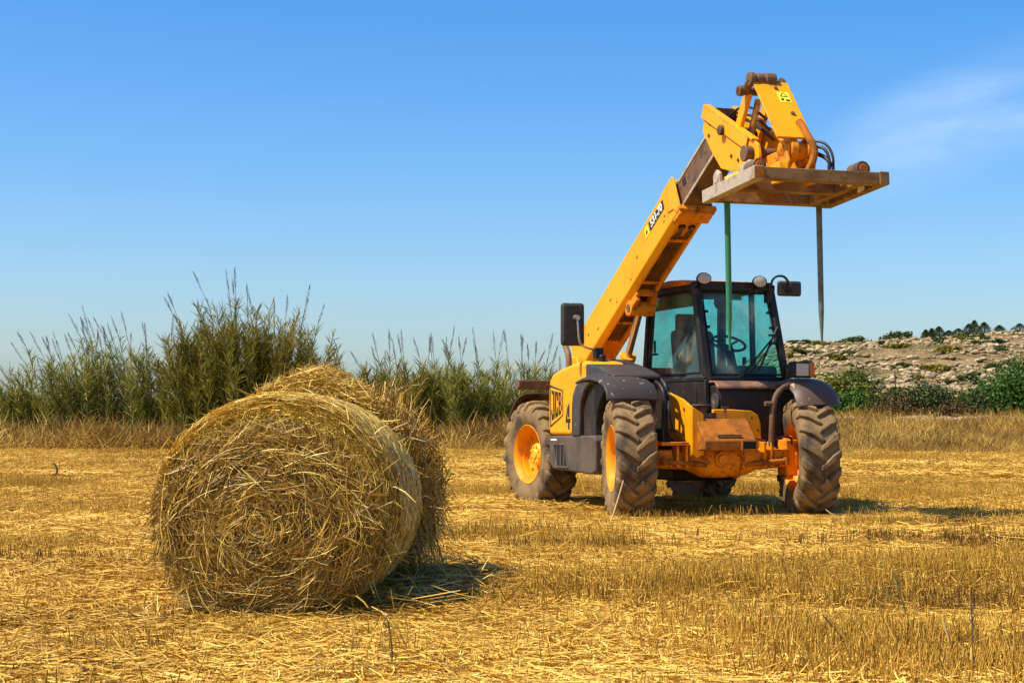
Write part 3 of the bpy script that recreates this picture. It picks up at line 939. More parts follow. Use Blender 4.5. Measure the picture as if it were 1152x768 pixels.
# ------------------------------------------------------------------ reeds behind the field
def reed_clump(label, x, y, width, height, n, leaf_mat, seed, lean=0.0, leaves=34, plumes=8, full=0.15, group=None):
    g = np.random.default_rng(seed)
    z0 = float(ground_z(x, y))
    root = empty('reed_clump', (x, y, z0))
    tag(root, label, 'reeds', group)
    P0 = np.stack([g.normal(0, width * 0.27, n), g.normal(0, 0.45, n), np.full(n, -0.05)], 1)
    h = height * (1 - 0.20 * np.abs(P0[:, 0] / width) * 2) * g.uniform(0.55, 1.0, n)
    tl = np.stack([lean + P0[:, 0] / width * 0.34 + g.normal(0, 0.15, n), g.normal(0, 0.15, n)], 1)
    P1 = P0 + np.stack([tl[:, 0] * h, tl[:, 1] * h, h], 1)
    V, F, T = rods(P0, P1, np.full(n, 0.014), np.full(n, 0.5), 4)
    tag(np_obj('stems', V, F, MAT['stem'], root), kind='stuff')
    leaves = int(leaves * 2.2)
    m = n * leaves
    i = np.repeat(np.arange(n), leaves)
    t = full + (1.0 - full) * g.random(m) ** 0.8
    base = P0[i] + (P1[i] - P0[i]) * t[:, None]
    a = g.uniform(0, 6.283, m)
    up = g.uniform(0.8, 2.6, m)
    D = unit(np.stack([np.cos(a) + tl[i, 0] * 1.2, np.sin(a), up], 1))
    L = g.uniform(0.35, 0.85, m) * (1.05 - 0.35 * t)
    W = g.uniform(0.016, 0.032, m)
    stem_t = g.uniform(-0.24, 0.24, n)
    V, F, T = strands(base + D * (L * 0.5)[:, None], D, rand_unit(m, g), L, W, g.normal(0, 0.1, m), 3,
                      np.clip(0.56 + stem_t[i] + g.normal(0, 0.22, m) + 0.30 * (g.random(m) < 0.12), 0, 1), 1.0, droop=g.uniform(0.0, 0.45, m), g=g)
    tag(np_obj('leaves', V, F, leaf_mat, root, attrs={'tint': T}), kind='stuff')
    k = np.argsort(-h)[:plumes]
    for j in k:
        pv = []                                   # feathery seed heads, swept by the wind
        p = P1[j]
        d = unit(np.array([[tl[j, 0] * 1.6 + lean * 1.3, tl[j, 1], 1.0]]))[0]
        st = g.uniform(0.15, 0.6)
        pv.append(rods(p[None], (p + d * (st + 0.05))[None], np.array([0.010]), np.array([0.5])))
        q = 70
        u = g.random(q)
        ln = g.uniform(0.45, 0.85)
        b = p + d * (st + u[:, None] * ln)
        sp = 0.055 * np.sin(np.pi * np.clip(u * 0.9 + 0.08, 0, 1))
        DD = unit(d + g.normal(0, 0.22, (q, 3)))
        pv.append(strands(b + g.normal(0, 1, (q, 3)) * sp[:, None] * 0.4, DD, rand_unit(q, g), np.full(q, 0.16), np.full(q, 0.022), g.normal(0, 0.1, q), 1, np.full(q, 0.5), 1.0, g=g))
        V, F, T = join(pv)
        np_obj('plume', V, F, MAT['plume'], root)
    return root

def wx(px, d):
    return (px - 576) / 2000.0 * d

RG, OG = MAT['reed_leaf'], MAT['olive_leaf']
reed_clump('sparse reeds at the left edge of the photo, leaning left', wx(28, 63), 63, 2.2, 2.3, 26, RG, 401, -0.28, 26, 7)
reed_clump('blue-green reeds with plumes sweeping left, second clump from the left edge', wx(70, 63), 63, 2.3, 3.3, 46, RG, 402, -0.16, 32, 9)
reed_clump('tall green reeds with dark upright plumes, in the middle of the left thicket', wx(116, 63.5), 63.5, 2.2, 3.75, 50, RG, 403, -0.08, 32, 10)
reed_clump('see-through reeds with bare lower stems just left of the dense olive reeds', wx(163, 63), 63, 2.2, 3.85, 44, RG, 404, -0.05, 28, 9)
reed_clump('dense olive reeds left of the highest reed top', wx(232, 62.5), 62.5, 2.5, 4.3, 92, OG, 405, -0.05, 44, 4, 0.05)
reed_clump('highest and densest olive reeds, standing above and behind the hay bales', wx(272, 62), 62, 2.9, 5.0, 120, OG, 406, -0.02, 56, 5, 0.03)
reed_clump('olive reeds thinning out toward the gap of sky behind the bales', wx(318, 62.5), 62.5, 2.5, 4.5, 84, OG, 407, 0.03, 40, 6, 0.05)
reed_clump('thin low reeds leaning right beside the gap of sky', wx(352, 63), 63, 1.5, 2.7, 14, RG, 408, 0.12, 26, 4)
reed_clump('grey-green reeds just right of the gap of sky behind the bales', wx(412, 63), 63, 2.0, 2.7, 34, RG, 409, -0.10, 34, 6)
reed_clump('dark bushy reeds right of the gap, left end of the thicket behind the machine', wx(448, 62.5), 62.5, 2.6, 3.0, 60, OG, 410, -0.04, 42, 6, 0.05)
reed_clump('dark dense reeds in the middle of the thicket between bales and machine', wx(495, 62.5), 62.5, 2.6, 2.9, 58, RG, 411, 0.0, 42, 6, 0.05)
reed_clump('grey-green reeds with several upright plumes left of the rear wheel', wx(543, 63), 63, 2.6, 2.9, 50, RG, 412, 0.0, 38, 8, 0.05)
reed_clump('reeds with dark plumes directly behind the rear of the yellow machine', wx(590, 63), 63, 2.6, 3.0, 48, RG, 413, 0.04, 36, 9, 0.05)
reed_clump('low reeds half hidden behind the yellow engine cover', wx(640, 64), 64, 2.4, 2.3, 34, RG, 414, 0.05, 34, 3, 0.05)

# ------------------------------------------------------------------ shrubs and trees
def crown(radii, nclump, nleaf, size, seed, spread=0.24, up=0.4, flat_bottom=True):
    g = np.random.default_rng(seed)
    c = rand_unit(nclump, g) * (g.random((nclump, 1)) ** 0.45)
    if flat_bottom: c[:, 2] = np.abs(c[:, 2]) * 0.95 - 0.05
    lump = 0.75 + 0.4 * g.random((nclump, 1))
    c = c * lump * np.array(radii)
    n = nclump * nleaf
    i = np.repeat(np.arange(nclump), nleaf)
    P = c[i] + np.clip(g.normal(0, 1, (n, 3)), -1.5, 1.5) * spread * np.array(radii) * g.uniform(0.5, 1.1, (nclump, 1))[i]
    P[:, 2] = np.maximum(P[:, 2], -0.02 * radii[2])
    D = rand_unit(n, g) + np.array([0, 0, up])
    ct = g.normal(0, 0.16, nclump)
    T = np.clip(0.45 + ct[i] + g.normal(0, 0.18, n), 0, 1)
    L = size * g.uniform(0.6, 1.4, n)
    return strands(P, D, rand_unit(n, g), L, L * 0.55, g.normal(0, 0.1, n), 2, T, 1.2, g=g)

def shrub(name, label, cat, x, y, radii, mat, seed, nclump=60, nleaf=60, size=0.16, zf=ground_z, group=None, stems=5, up=0.4, lift=0.0):
    g = np.random.default_rng(seed + 5000)
    if zf is ground_z and name != 'scrub':
        radii = (radii[0] * 1.12, radii[1], radii[2] * 1.3)
    root = empty(name, (x, y, float(zf(x, y))))
    tag(root, label, cat, group)
    V, F, T = crown(radii, int(nclump * 1.3), int(nleaf * 1.6), size * 1.15, seed, up=up)
    V = V + np.array([0, 0, lift])
    np_obj('crown', V, F, mat, root, attrs={'tint': T})
    w = WB()
    for k in range(stems):
        a = g.uniform(0, 6.28)
        e = (radii[0] * 0.6 * math.cos(a), radii[1] * 0.6 * math.sin(a), lift + radii[2] * g.uniform(0.4, 0.8))
        w.tube([(0.05 * math.cos(a), 0.05 * math.sin(a), -0.1), (e[0] * 0.3, e[1] * 0.3, e[2] * 0.5), e], 0.05 * max(radii[2], 0.6), 6, 2, rend=0.01)
    w.build('trunk', MAT['bark'], root)
    return root

D9 = 96.0
shrub('shrub', 'yellow-green rounded shrub just right of the front mudguard, below the hill', 'shrub', wx(948, D9), D9, (1.5, 1.2, 1.95), MAT['leaf_yellow'], 501, 90, 70, 0.15)
shrub('shrub', 'dull green shrub joined to the right side of the yellow-green one', 'shrub', wx(972, 97), 97, (0.95, 1.0, 1.8), MAT['leaf_dark'], 502, 50, 60, 0.15)
shrub('shrub', 'small bright green bush low beside the right mudguard', 'shrub', wx(955, 91), 91, (1.15, 0.8, 1.05), MAT['leaf_bright'], 503, 60, 60, 0.12)
shrub('shrub', 'dark green shrub left of the dark row below the rocky slope', 'shrub', wx(1006, D9), D9, (0.85, 0.9, 1.15), MAT['leaf_dark'], 504, 60, 60, 0.15)
shrub('shrub', 'broad dark green shrub in the middle of the row below the rocks', 'shrub', wx(1042, 97), 97, (1.35, 1.0, 1.35), MAT['leaf_dark'], 505, 90, 60, 0.15)
shrub('shrub', 'grey-green low shrub between the dark row and the big bright tree', 'shrub', wx(1080, 98), 98, (0.9, 0.9, 0.9), MAT['leaf_yellow'], 506, 60, 60, 0.15)
shrub('shrub', 'brown dried bush in front of the dark green shrubs', 'shrub', wx(1004, 88), 88, (1.05, 0.8, 1.05), MAT['leaf_brown'], 507, 55, 55, 0.11)
shrub('shrub', 'second brown dried bush, in the tall grass under the grey-green shrub', 'shrub', wx(1068, 88), 88, (1.3, 0.8, 0.75), MAT['leaf_brown'], 508, 50, 55, 0.11)
shrub('leafy_tree', 'tall bright green leafy tree at the right edge of the photo', 'tree', wx(1146, 92), 92, (1.8, 1.5, 2.05), MAT['leaf_bright'], 509, 130, 80, 0.13, lift=0.25)
shrub('leafy_tree', 'lower bright green tree left of the tall one at the right edge', 'tree', wx(1114, 93), 93, (1.25, 1.1, 1.25), MAT['leaf_bright'], 510, 80, 70, 0.13)
shrub('shrub', 'dark bush behind the grass just left of the right-edge trees', 'shrub', wx(1096, 91), 91, (0.9, 0.8, 1.15), MAT['leaf_dark'], 511, 50, 60, 0.14)
# low scrub far behind the left reeds
for k, (px, w_, h_, lb) in enumerate(((-40, 6, 2.3, 'low olive scrub at the left edge, beyond the leaning reeds'), (45, 5, 2.1, 'low olive scrub beyond the second clump of reeds'),
                                      (140, 6, 1.9, 'low olive scrub seen through the bare reed stems'), (225, 6, 1.9, 'low olive scrub hidden behind the dense olive reeds'),
                                      (330, 6, 1.7, 'low olive scrub beyond the gap of sky behind the bales'), (450, 7, 1.8, 'low olive scrub beyond the thicket right of the gap'), (580, 7, 1.8, 'low olive scrub beyond the reeds behind the machine'))):
    shrub('scrub', lb, 'scrub', wx(px, 105), 105, (w_, 2.0, h_), MAT['olive_leaf'], 520 + k, 70, 50, 0.25)

# pines and scrub along the ridge of the hill
def pine(label, px, d, h, r, seed):
    g = np.random.default_rng(seed)
    x = wx(px, d)
    z0 = float(hill_z(x, d))
    h, r = h * 0.55, r * 1.25
    root = empty('pine_tree', (x, d, z0))
    tag(root, label, 'tree', 'pines on the ridge')
    WB().tube([(0, 0, -0.3), (0.05, 0, h * 0.5), (0, 0, h * 0.95)], 0.16, 7, 2, rend=0.03).build('trunk', MAT['bark'], root)
    n = 2600
    t = g.random(n) ** 0.8
    an = g.uniform(0, 6.28, n)
    tier = 0.55 + 0.75 * vnoise(an * 1.3, t * 6, 1.0, 64 + seed % 9)
    rr = r * (1 - t) ** 0.7 * np.sqrt(g.random(n)) * tier
    a = an
    P = np.stack([rr * np.cos(a), rr * np.sin(a), h * (0.10 + 0.92 * t) - rr * 0.15], 1)
    D = np.stack([np.cos(a), np.sin(a), g.uniform(-0.2, 0.6, n)], 1)
    V, F, T = strands(P, D, rand_unit(n, g), g.uniform(0.18, 0.36, n), np.full(n, 0.11), g.normal(0, .1, n), 1, np.clip(g.normal(0.55, 0.25, n), 0, 1), 1.0, g=g)
    np_obj('crown', V, F, MAT['leaf_dark'], root, attrs={'tint': T})
for k, (px, h, r, lb) in enumerate(((1042, 3.4, 1.1, 'leftmost pointed pine on the ridge of the hill'), (1049, 3.6, 1.2, 'second pointed pine from the left on the ridge'),
                                    (1057, 4.0, 1.4, 'tall pointed pine ending the left row of three on the ridge'), (1068, 3.0, 2.0, 'low round pine right of the three pointed ridge pines'),
                                    (1079, 3.4, 2.2, 'broad pine in the middle of the ridge'), (1091, 4.3, 1.8, 'pine beside the highest treetop on the ridge'),
                                    (1097, 5.0, 1.2, 'highest pine on the ridge'), (1108, 4.2, 1.4, 'pointed pine ending the row on the right of the ridge'),
                                    (1125, 3.3, 2.0, 'round pine standing alone near the right edge of the ridge'), (1148, 3.5, 2.4, 'pine cut by the right edge of the photo, on the ridge'))):
    pine(lb, px, 250, h, r, 600 + k)
g = np.random.default_rng(77)
for k in range(60):
    px, d = g.uniform(890, 1155), g.uniform(165, 238)
    s = g.uniform(0.35, 0.95)
    dk = g.random() < 0.75
    shrub('hillside_shrub', 'low dark green shrub growing among the rocks of the hillside' if dk else 'low olive-yellow shrub growing among the rocks of the hillside', 'shrub', wx(px, d), d, (s * g.uniform(1.0, 2.2), s, s * 0.7),
          MAT['leaf_dark'] if dk else MAT['olive_leaf'], 700 + k, 16, 28, 0.30, zf=hill_z, group='dark shrubs on the hillside' if dk else 'olive shrubs on the hillside', stems=2)
for px, s, lb in ((964, 1.2, 'round dark shrub standing alone on the skyline of the hill'), (1010, 1.3, 'long low shrub on the skyline of the hill'), (1018, 1.2, 'shrub at the right end of the long one on the skyline')):
    shrub('ridge_shrub', lb, 'shrub', wx(px, 236), 236, (s * 1.5, 1.0, s), MAT['leaf_dark'], 760 + int(px), 24, 40, 0.3, zf=hill_z, stems=2)

# thin posts below the hill
for px, d, h, lean, lb in ((977, 99, 1.75, 0.02, 'thin dark post beside the dull green shrub'), (1009, 104, 2.5, -0.05, 'tall thin post leaning before the rocky slope'), (990, 108, 2.0, 0.03, 'short thin post between the two darker posts'), (918, 97, 1.9, 0.05, 'thin post rising from the yellow-green shrub')):
    x = wx(px, d)
    z0 = float(ground_z(x, d))
    w = WB()
    w.cyl((x, d, z0 - 0.2), (x + lean * h, d, z0 + h), 0.045, 0.035, 7)
    w.cyl((x + lean * h, d, z0 + h - 0.02), (x + lean * h, d, z0 + h + 0.03), 0.055, 0.03, 7)
    tag(w.build('fence_post', MAT['bark']), lb, 'post', 'posts below the hill')

# pale earth bank at the foot of the trees
g = np.random.default_rng(88)
bx_ = np.arange(10, 44, 0.5)
prof = [(-0.9, -0.2), (-0.35, 0.16), (0.0, 0.30), (0.5, 0.34), (1.4, -0.2)]
V = np.array([(x + g.normal(0, .05), 86 + (x - 22) * -0.02 + a + g.normal(0, .06), float(ground_z(x, 86)) + b + (g.normal(0, .05) if b > 0 else 0)) for x in bx_ for a, b in prof])
k = len(prof)
F = np.array([(i * k + j, (i + 1) * k + j, (i + 1) * k + j + 1, i * k + j + 1) for i in range(len(bx_) - 1) for j in range(k - 1)])
tag(np_obj('earth_bank', V, F, layered('pale_earth', (0.46, 0.33, 0.18), 0.95, layers=[(1.5, 0.45, 0.65, (0.30, 0.20, 0.09), 0.7)], bump=(8, 0.6, 0.05)), smooth=True),
    'pale earth bank between the dry grass and the trees', None, None, 'structure')

# ------------------------------------------------------------------ telescopic handler (machine axes: left, forward, up; origin under the front axle)
TH = R(18.42)
machine = empty('telescopic_handler', (2.168, 18.651, 0.0), TH)
tag(machine, 'dusty yellow telescopic handler with raised boom and hanging bale spikes', 'tractor')
Y, K = MAT['yellow'], MAT['black']

def part(mb, name, mat, parent=machine, bevel=0.006, seg=2, angle=35):
    return mb.build(name, mat, parent, bevel, seg, angle)

# ---- wheels
TR, TW = 0.61, 0.205
def wheel(side, pos, steer, dark=False):
    """side -1: machine's right (outer face toward -left), +1: machine's left"""
    w = empty('wheel', (pos[0], -pos[1], pos[2]), R(steer), machine)
    t = MB()
    prof = [(-0.150, 0.325), (-0.178, 0.345), (-0.198, 0.40), (-0.208, 0.46), (-0.203, 0.52), (-0.188, 0.560), (-0.165, 0.578), (-0.09, 0.586), (0.0, 0.590),
            (0.09, 0.586), (0.165, 0.578), (0.188, 0.560), (0.203, 0.52), (0.208, 0.46), (0.198, 0.40), (0.178, 0.345), (0.150, 0.325)]
    t.lathe_x(prof, (0, 0, 0), 72)
    nl = 19
    for sgn in (-1, 1):                                       # chevron bars, staggered left and right
        for k in range(nl):
            a0 = 2 * math.pi * (k + (0.5 if sgn > 0 else 0)) / nl
            st = [(-0.012, 0.592, 0.0), (0.05, 0.592, 0.075), (0.11, 0.590, 0.165), (0.160, 0.584, 0.225), (0.196, 0.560, 0.262), (0.209, 0.515, 0.275)]
            out = [0.034, 0.040, 0.040, 0.036, 0.020, 0.004]
            hw = [0.056, 0.070, 0.086, 0.096, 0.092, 0.074]
            v, f = [], []
            for (u, r, da), ho, h in zip(st, out, hw):
                nu = 0.0 if u < 0.15 else (0.6 if u < 0.2 else 0.95)
                nr = math.sqrt(1 - nu * nu)
                for r_in, aw in ((-0.03, 1.15), (ho, 0.86)):
                    for e in (-1, 1):
                        rr = r + r_in * nr
                        uu = u + r_in * nu
                        an = a0 + da + e * h * 0.5 * aw / 0.6
                        v.append((sgn * uu, rr * math.cos(an), rr * math.sin(an)))
            m = len(st)
            for i in range(m - 1):
                b = i * 4
                for p, q in ((0, 1), (1, 3), (3, 2), (2, 0)):
                    f.append((b + p, b + q, b + 4 + q, b + 4 + p))
            f += [(0, 2, 3, 1), ((m - 1) * 4, (m - 1) * 4 + 1, (m - 1) * 4 + 3, (m - 1) * 4 + 2)]
            t.add(v, f)
    t.build('tyre', MAT['tyre'], w, 0.010, 3, 40)
    s = side
    rim = MB()
    rim.lathe_x([(s * .152, .318), (s * .182, .348), (s * .186, .342), (s * .165, .316), (s * .145, .296), (s * .095, .290), (s * .088, .276), (s * .03, .270), (s * .022, .255), (s * .0, .225), (s * -.005, .12), (s * -.03, .12),
                 (s * -.03, .225), (s * -.01, .27), (s * -.07, .315), (s * -.155, .33), (s * -.184, .349), (s * -.152, .318), (s * .152, .316)], (0, 0, 0), 48)
    for k in range(8):
        a = 2 * math.pi * k / 8
        rim.cyl((s * .0, .245 * math.cos(a), .245 * math.sin(a)), (s * .035, .245 * math.cos(a), .245 * math.sin(a)), 0.018, n=6)
    rim.build('rim', MAT['rim'], w, 0, 2, 40)
    hub = MB()
    hub.lathe_x([(s * -.02, .0), (s * -.02, .135), (s * .055, .130), (s * .075, .115), (s * .08, .06), (s * .095, .05), (s * .095, .0)], (0, 0, 0), 28)
    for k in range(8):
        a = 2 * math.pi * (k + .5) / 8
        hub.cyl((s * .07, .095 * math.cos(a), .095 * math.sin(a)), (s * .092, .095 * math.cos(a), .095 * math.sin(a)), 0.014, n=6)
    hub.build('hub', MAT['hub'], w, 0.003)
    return w
wheel(-1, (-1.0, -0.05, TR), -12.9)
wheel(1, (1.0, 0.07, TR), -12.9)
wheel(-1, (-1.0, -2.78, TR), 8.6)
wheel(1, (1.0, -2.70, TR), 8.6)

# ---- chassis, axles
part(MB().box((-.36, -3.25, .52), (.36, -.15, .92)), 'chassis', MAT['cowl'], bevel=.02)
part(MB().box((-.5, -3.45, .62), (.55, -2.55, 1.42)).prism([(-3.25, 1.42), (-2.6, 1.42), (-2.85, 1.76), (-3.12, 1.78)], -.53, -.49).prism([(-3.25, 1.42), (-2.6, 1.42), (-2.85, 1.76), (-3.12, 1.78)], -.06, -.02), 'boom_tower', Y, bevel=.01)
part(MB().cyl((-.56, -3.05, 1.72), (.01, -3.05, 1.72), .05), 'boom_pivot_pin', MAT['grimy'])
part(MB().box((-1.12, -3.40, 1.38), (.75, -3.28, 1.49)).box((-1.13, -3.27, 1.40), (-1.09, -3.20, 1.47)), 'rear_light_bar', MAT['grimy'], bevel=.006)
ax = part(MB().lathe_x([(-.78, 0), (-.78, .085), (-.62, .10), (-.40, .105), (-.30, .145), (-.22, .185), (-.08, .195), (.02, .195), (.16, .185), (.17, .205), (.20, .205), (.21, .185), (.30, .165), (.42, .115), (.62, .10), (.78, .085), (.78, 0)], (0.0, 0.0, .60), 28), 'front_axle', MAT['orange'], bevel=0)
MB().lathe_x([(-.0, 0), (0, .075), (.02, .072), (.03, .05), (.035, 0)], (0, 0, 0), 18)
fc = MB()
fc.cyl((-.06, .14, .60), (-.06, .225, .60), .095, .085, 24)
fc.cyl((-.06, .225, .60), (-.06, .245, .60), .06, .055, 20)
part(fc, 'drain_cap', MAT['orange'], ax, .006)
for s in (-1, 1):
    k = MB()
    k.box((s * .80 - .07, -.10, .42), (s * .80 + .07, .10, .80))
    k.cyl((s * .80, 0, .38), (s * .80, 0, .84), .055)
    k.box((s * .66 - .08, -.09, .52), (s * .66 + .08, .12, .70))
    k.cyl((s * .84, 0, .60), (s * .93, 0, .60), .13, .12)
    part(k, 'steering_knuckle', MAT['orange'], ax, .012)
    part(MB().cyl((s * .70, .16, .58), (s * .22, .16, .545), .028).cyl((s * .70, .16, .54), (s * .70, .16, .62), .035), 'steering_rod', MAT['rusty'], ax, 0)
part(MB().lathe_x([(-.8, 0), (-.8, .09), (-.2, .11), (-.12, .17), (.12, .17), (.2, .11), (.8, .09), (.8, 0)], (0, -2.75, .60), 20), 'rear_axle', MAT['grimy'], bevel=0)
part(MB().box((-.30, -1.9, .36), (.42, -.5, .56)).box((.40, -1.9, .55), (.98, -.75, .98)), 'gearbox', MAT['black'], bevel=.03)

# ---- yellow front frame
part(MB().prism([(-.52, 1.31), (-.42, 1.31), (-.02, 1.225), (.21, 1.14), (.21, .64), (.13, .64), (.13, .74), (-.05, .74), (-.10, .79), (-.52, .79)], -.415, -.385), 'side_plate', Y, bevel=.004)
part(MB().prism_y([(-.415, 1.145), (-.285, 1.07), (-.285, .65), (-.36, .62), (-.415, .66)], .213, .243).box((-.420, -.53, .77), (-.38, -.50, 1.33)), 'front_flange', Y, bevel=.005)
hoop = [(-.30, .62), (.50, .62), (.54, .70), (.53, .98), (.50, 1.06), (.42, 1.105), (.2, 1.12), (-.02, 1.12), (-.02, 1.04), (-.30, 1.03)]
part(MB().prism_y(hoop, -.14, -.09), 'front_hoop', Y, bevel=.008)
rb = part(MB().prism([(-.06, 1.02), (.22, 1.02), (.44, .80), (.44, .70), (-.06, .68)], -.36, .22), 'hitch_box', MAT['rusty'], bevel=.012)
part(MB().box((.06, .441, .71), (.205, .452, .785)), 'hitch_slot', MAT['hole_shade'], rb, 0)
part(MB().box((.045, .442, .695), (.22, .462, .71)).box((.045, .442, .785), (.22, .462, .80)).box((.045, .442, .71), (.06, .462, .785)).box((.205, .442, .71), (.22, .462, .785)), 'slot_rim', MAT['rusty'], rb, .003)
part(MB().cyl((-.02, .2, 1.02), (-.02, .2, 1.14), .012).box((-.06, .19, 1.13), (.02, .21, 1.15)), 'hitch_pin', MAT['grimy'], rb, 0)
part(MB().box((-.21, .405, .845), (.06, .425, .858), Matrix.Rotation(R(45), 3, 'X')), 'hitch_hinge', MAT['grimy'], rb, 0)
part(MB().box((-.74, -.02, .745), (-.43, .20, .782)).box((-.56, .03, .52), (-.53, .18, .745)).box((-.46, .03, .52), (-.43, .18, .745)).box((.44, .02, .52), (.47, .16, .78)).box((.52, .02, .52), (.55, .16, .78)), 'axle_bracket', MAT['orange'], bevel=.006)
part(MB().box((-.37, -.08, 1.02), (-.05, .05, 1.085)).cyl((-.20, .0, 1.08), (-.20, .0, 1.16), .05).cyl((-.20, .0, 1.15), (-.20, .0, 1.17), .10), 'filler_cap', MAT['grimy'], bevel=.008)
part(MB().tube([(-.58, .04, 1.2), (-.62, .08, 1.0), (-.60, .06, .85), (-.50, .02, .78)], .016), 'hydraulic_hose', MAT['rubber'], bevel=0)
part(MB().tube([(-.62, .0, 1.2), (-.66, .04, .95), (-.64, .02, .70), (-.55, .0, .62)], .016), 'hydraulic_hose', MAT['rubber'], bevel=0)
part(MB().tube([(-.55, -.05, 1.3), (-.58, .05, 1.05), (-.55, .1, .88), (-.45, .1, .80)], .012), 'hydraulic_hose', MAT['rubber'], bevel=0)
part(MB().tube([(.56, .12, .80), (.66, .18, .84), (.78, .14, .82), (.80, .08, .74)], .013), 'hydraulic_hose', MAT['rubber'], bevel=0)


bolt = MB()
bolt.cyl((0, 0, 0), (0, .012, 0), .013, n=6)
bolt_me = part(bolt, 'bolt', MAT['grimy'], ax, 0)
bolt_me.location = (0, 0, 0)
spots_b = [(ax, (-.06 + .105 * math.cos(a), .15, .60 + .105 * math.sin(a))) for a in np.arange(0.3, 6.28, 0.785)]
spots_b += [(ax, (.185 + .001 * k, .195 * math.cos(a), .60 + .195 * math.sin(a))) for k, a in enumerate((-.9, -.5, -.1, .3, .7))]
spots_b += [(machine, p) for p in ((.42, -.088, 1.03), (.49, -.088, .9), (.49, -.088, .72), (.1, -.088, 1.08))]
spots_b += [(rb, p) for p in ((-.33, .443, .73), (-.33, .443, .77), (.0, .443, .73))]
for i, (pa, p) in enumerate(spots_b):
    b_ = bolt_me if i == 0 else bolt_me.copy()
    if i: C.objects.link(b_)
    b_.parent = pa
    b_.location = (p[0], -p[1], p[2])
for q in ((-.30, 1.10), (-.30, .90), (.05, 1.12), (.05, .86), (.16, .70)):
    part(MB().cyl((-.416, q[0], q[1]), (-.428, q[0], q[1]), .016, n=6), 'bolt', MAT['grimy'], machine, 0)
part(MB().tube([(-.30, .05, .80), (-.10, .10, .84), (.10, .08, .83), (.40, .02, .82), (.52, .06, .78)], .012, 8, 3), 'hydraulic_hose', MAT['rubber'], bevel=0)
part(MB().tube([(-.42, .06, .66), (-.30, .20, .68), (-.20, .22, .80), (-.18, .10, .95)], .011, 8, 3), 'hydraulic_hose', MAT['rubber'], bevel=0)

# ---- engine pod on the machine's right
pod_poly = [(-2.20, .835), (-2.235, .95), (-2.235, 1.36), (-2.20, 1.47), (-2.10, 1.535), (-1.9, 1.575), (-1.5, 1.625), (-1.15, 1.655), (-.98, 1.63), (-.93, 1.56), (-.94, 1.44), (-1.05, 1.36), (-1.15, 1.22), (-1.20, .835)]
pod = part(MB().prism(pod_poly, -1.10, -.52), 'engine_cover', Y, bevel=.05, seg=4, angle=40)
arc = [(-1.395, .832), (-1.385, 1.16), (-1.35, 1.29), (-1.26, 1.385), (-1.12, 1.445), (-.90, 1.49), (-.62, 1.505), (-.30, 1.495)]
inn = [(-.30, 1.42), (-.62, 1.43), (-.84, 1.40), (-1.00, 1.32), (-1.10, 1.20), (-1.13, 1.05), (-1.14, .832)]
part(MB().prism(arc + inn, -1.135, -.60), 'wheel_arch', MAT['plastic'], bevel=.018, seg=3)
part(MB().prism([(-1.00, 1.615), (-.86, 1.61), (-.55, 1.565), (-.18, 1.475), (-.18, 1.43), (-.90, 1.45), (-.99, 1.46)], -1.115, -.58), 'arch_deck', MAT['plastic'], bevel=.02, seg=3)
liner = [(-.30, 1.42), (-.62, 1.43), (-.84, 1.40), (-1.00, 1.32), (-1.10, 1.20), (-1.13, 1.05), (-1.14, .835), (-.76, .835), (-.78, .95), (-.70, 1.15), (-.55, 1.30), (-.30, 1.38)]
part(MB().prism(liner, -1.085, -.62), 'arch_liner', MAT['cowl'], bevel=.012)
fl = [(-.80, 1.40), (-.58, 1.435), (-.34, 1.435), (-.14, 1.41), (.02, 1.36), (.10, 1.29), (.13, 1.205)]
part(MB().sheet(fl, -1.31, -.745, .03, .028), 'front_mudguard', MAT['plastic'], bevel=.01)
part(MB().prism([(-.55, 1.22), (-.30, 1.40), (.0, 1.34), (.08, 1.22)], -.745, -.73), 'mudguard_side', MAT['black'], bevel=.004)
bb = part(MB().prism([(-2.17, .828), (-.74, .845), (-.68, .80), (-.68, .46), (-.80, .425), (-2.02, .455), (-2.09, .50)], -1.125, -.55), 'battery_box', MAT['grey_body'], bevel=.022, seg=3)
rp = [(-1.99, .735), (-1.60, .735), (-1.51, .485), (-1.88, .485)]
part(MB().prism(rp, -1.127, -1.10), 'box_recess', MAT['hole_shade'], bb, 0)
fr = MB()
for a, b in zip(rp, rp[1:] + rp[:1]):
    fr.tube([(-1.128, a[0], a[1]), (-1.128, b[0], b[1])], .010, 6, 0)
for q in (-1.86, -1.74, -1.62):
    fr.box((-1.135, q - .012, .49), (-1.122, q + .012, .73))
part(fr, 'recess_grille', MAT['grey_body'], bb, 0)
part(MB().box((-1.129, -2.08, .778), (-1.122, -1.88, .797)), 'box_sticker', MAT['print_white'], bb, 0)

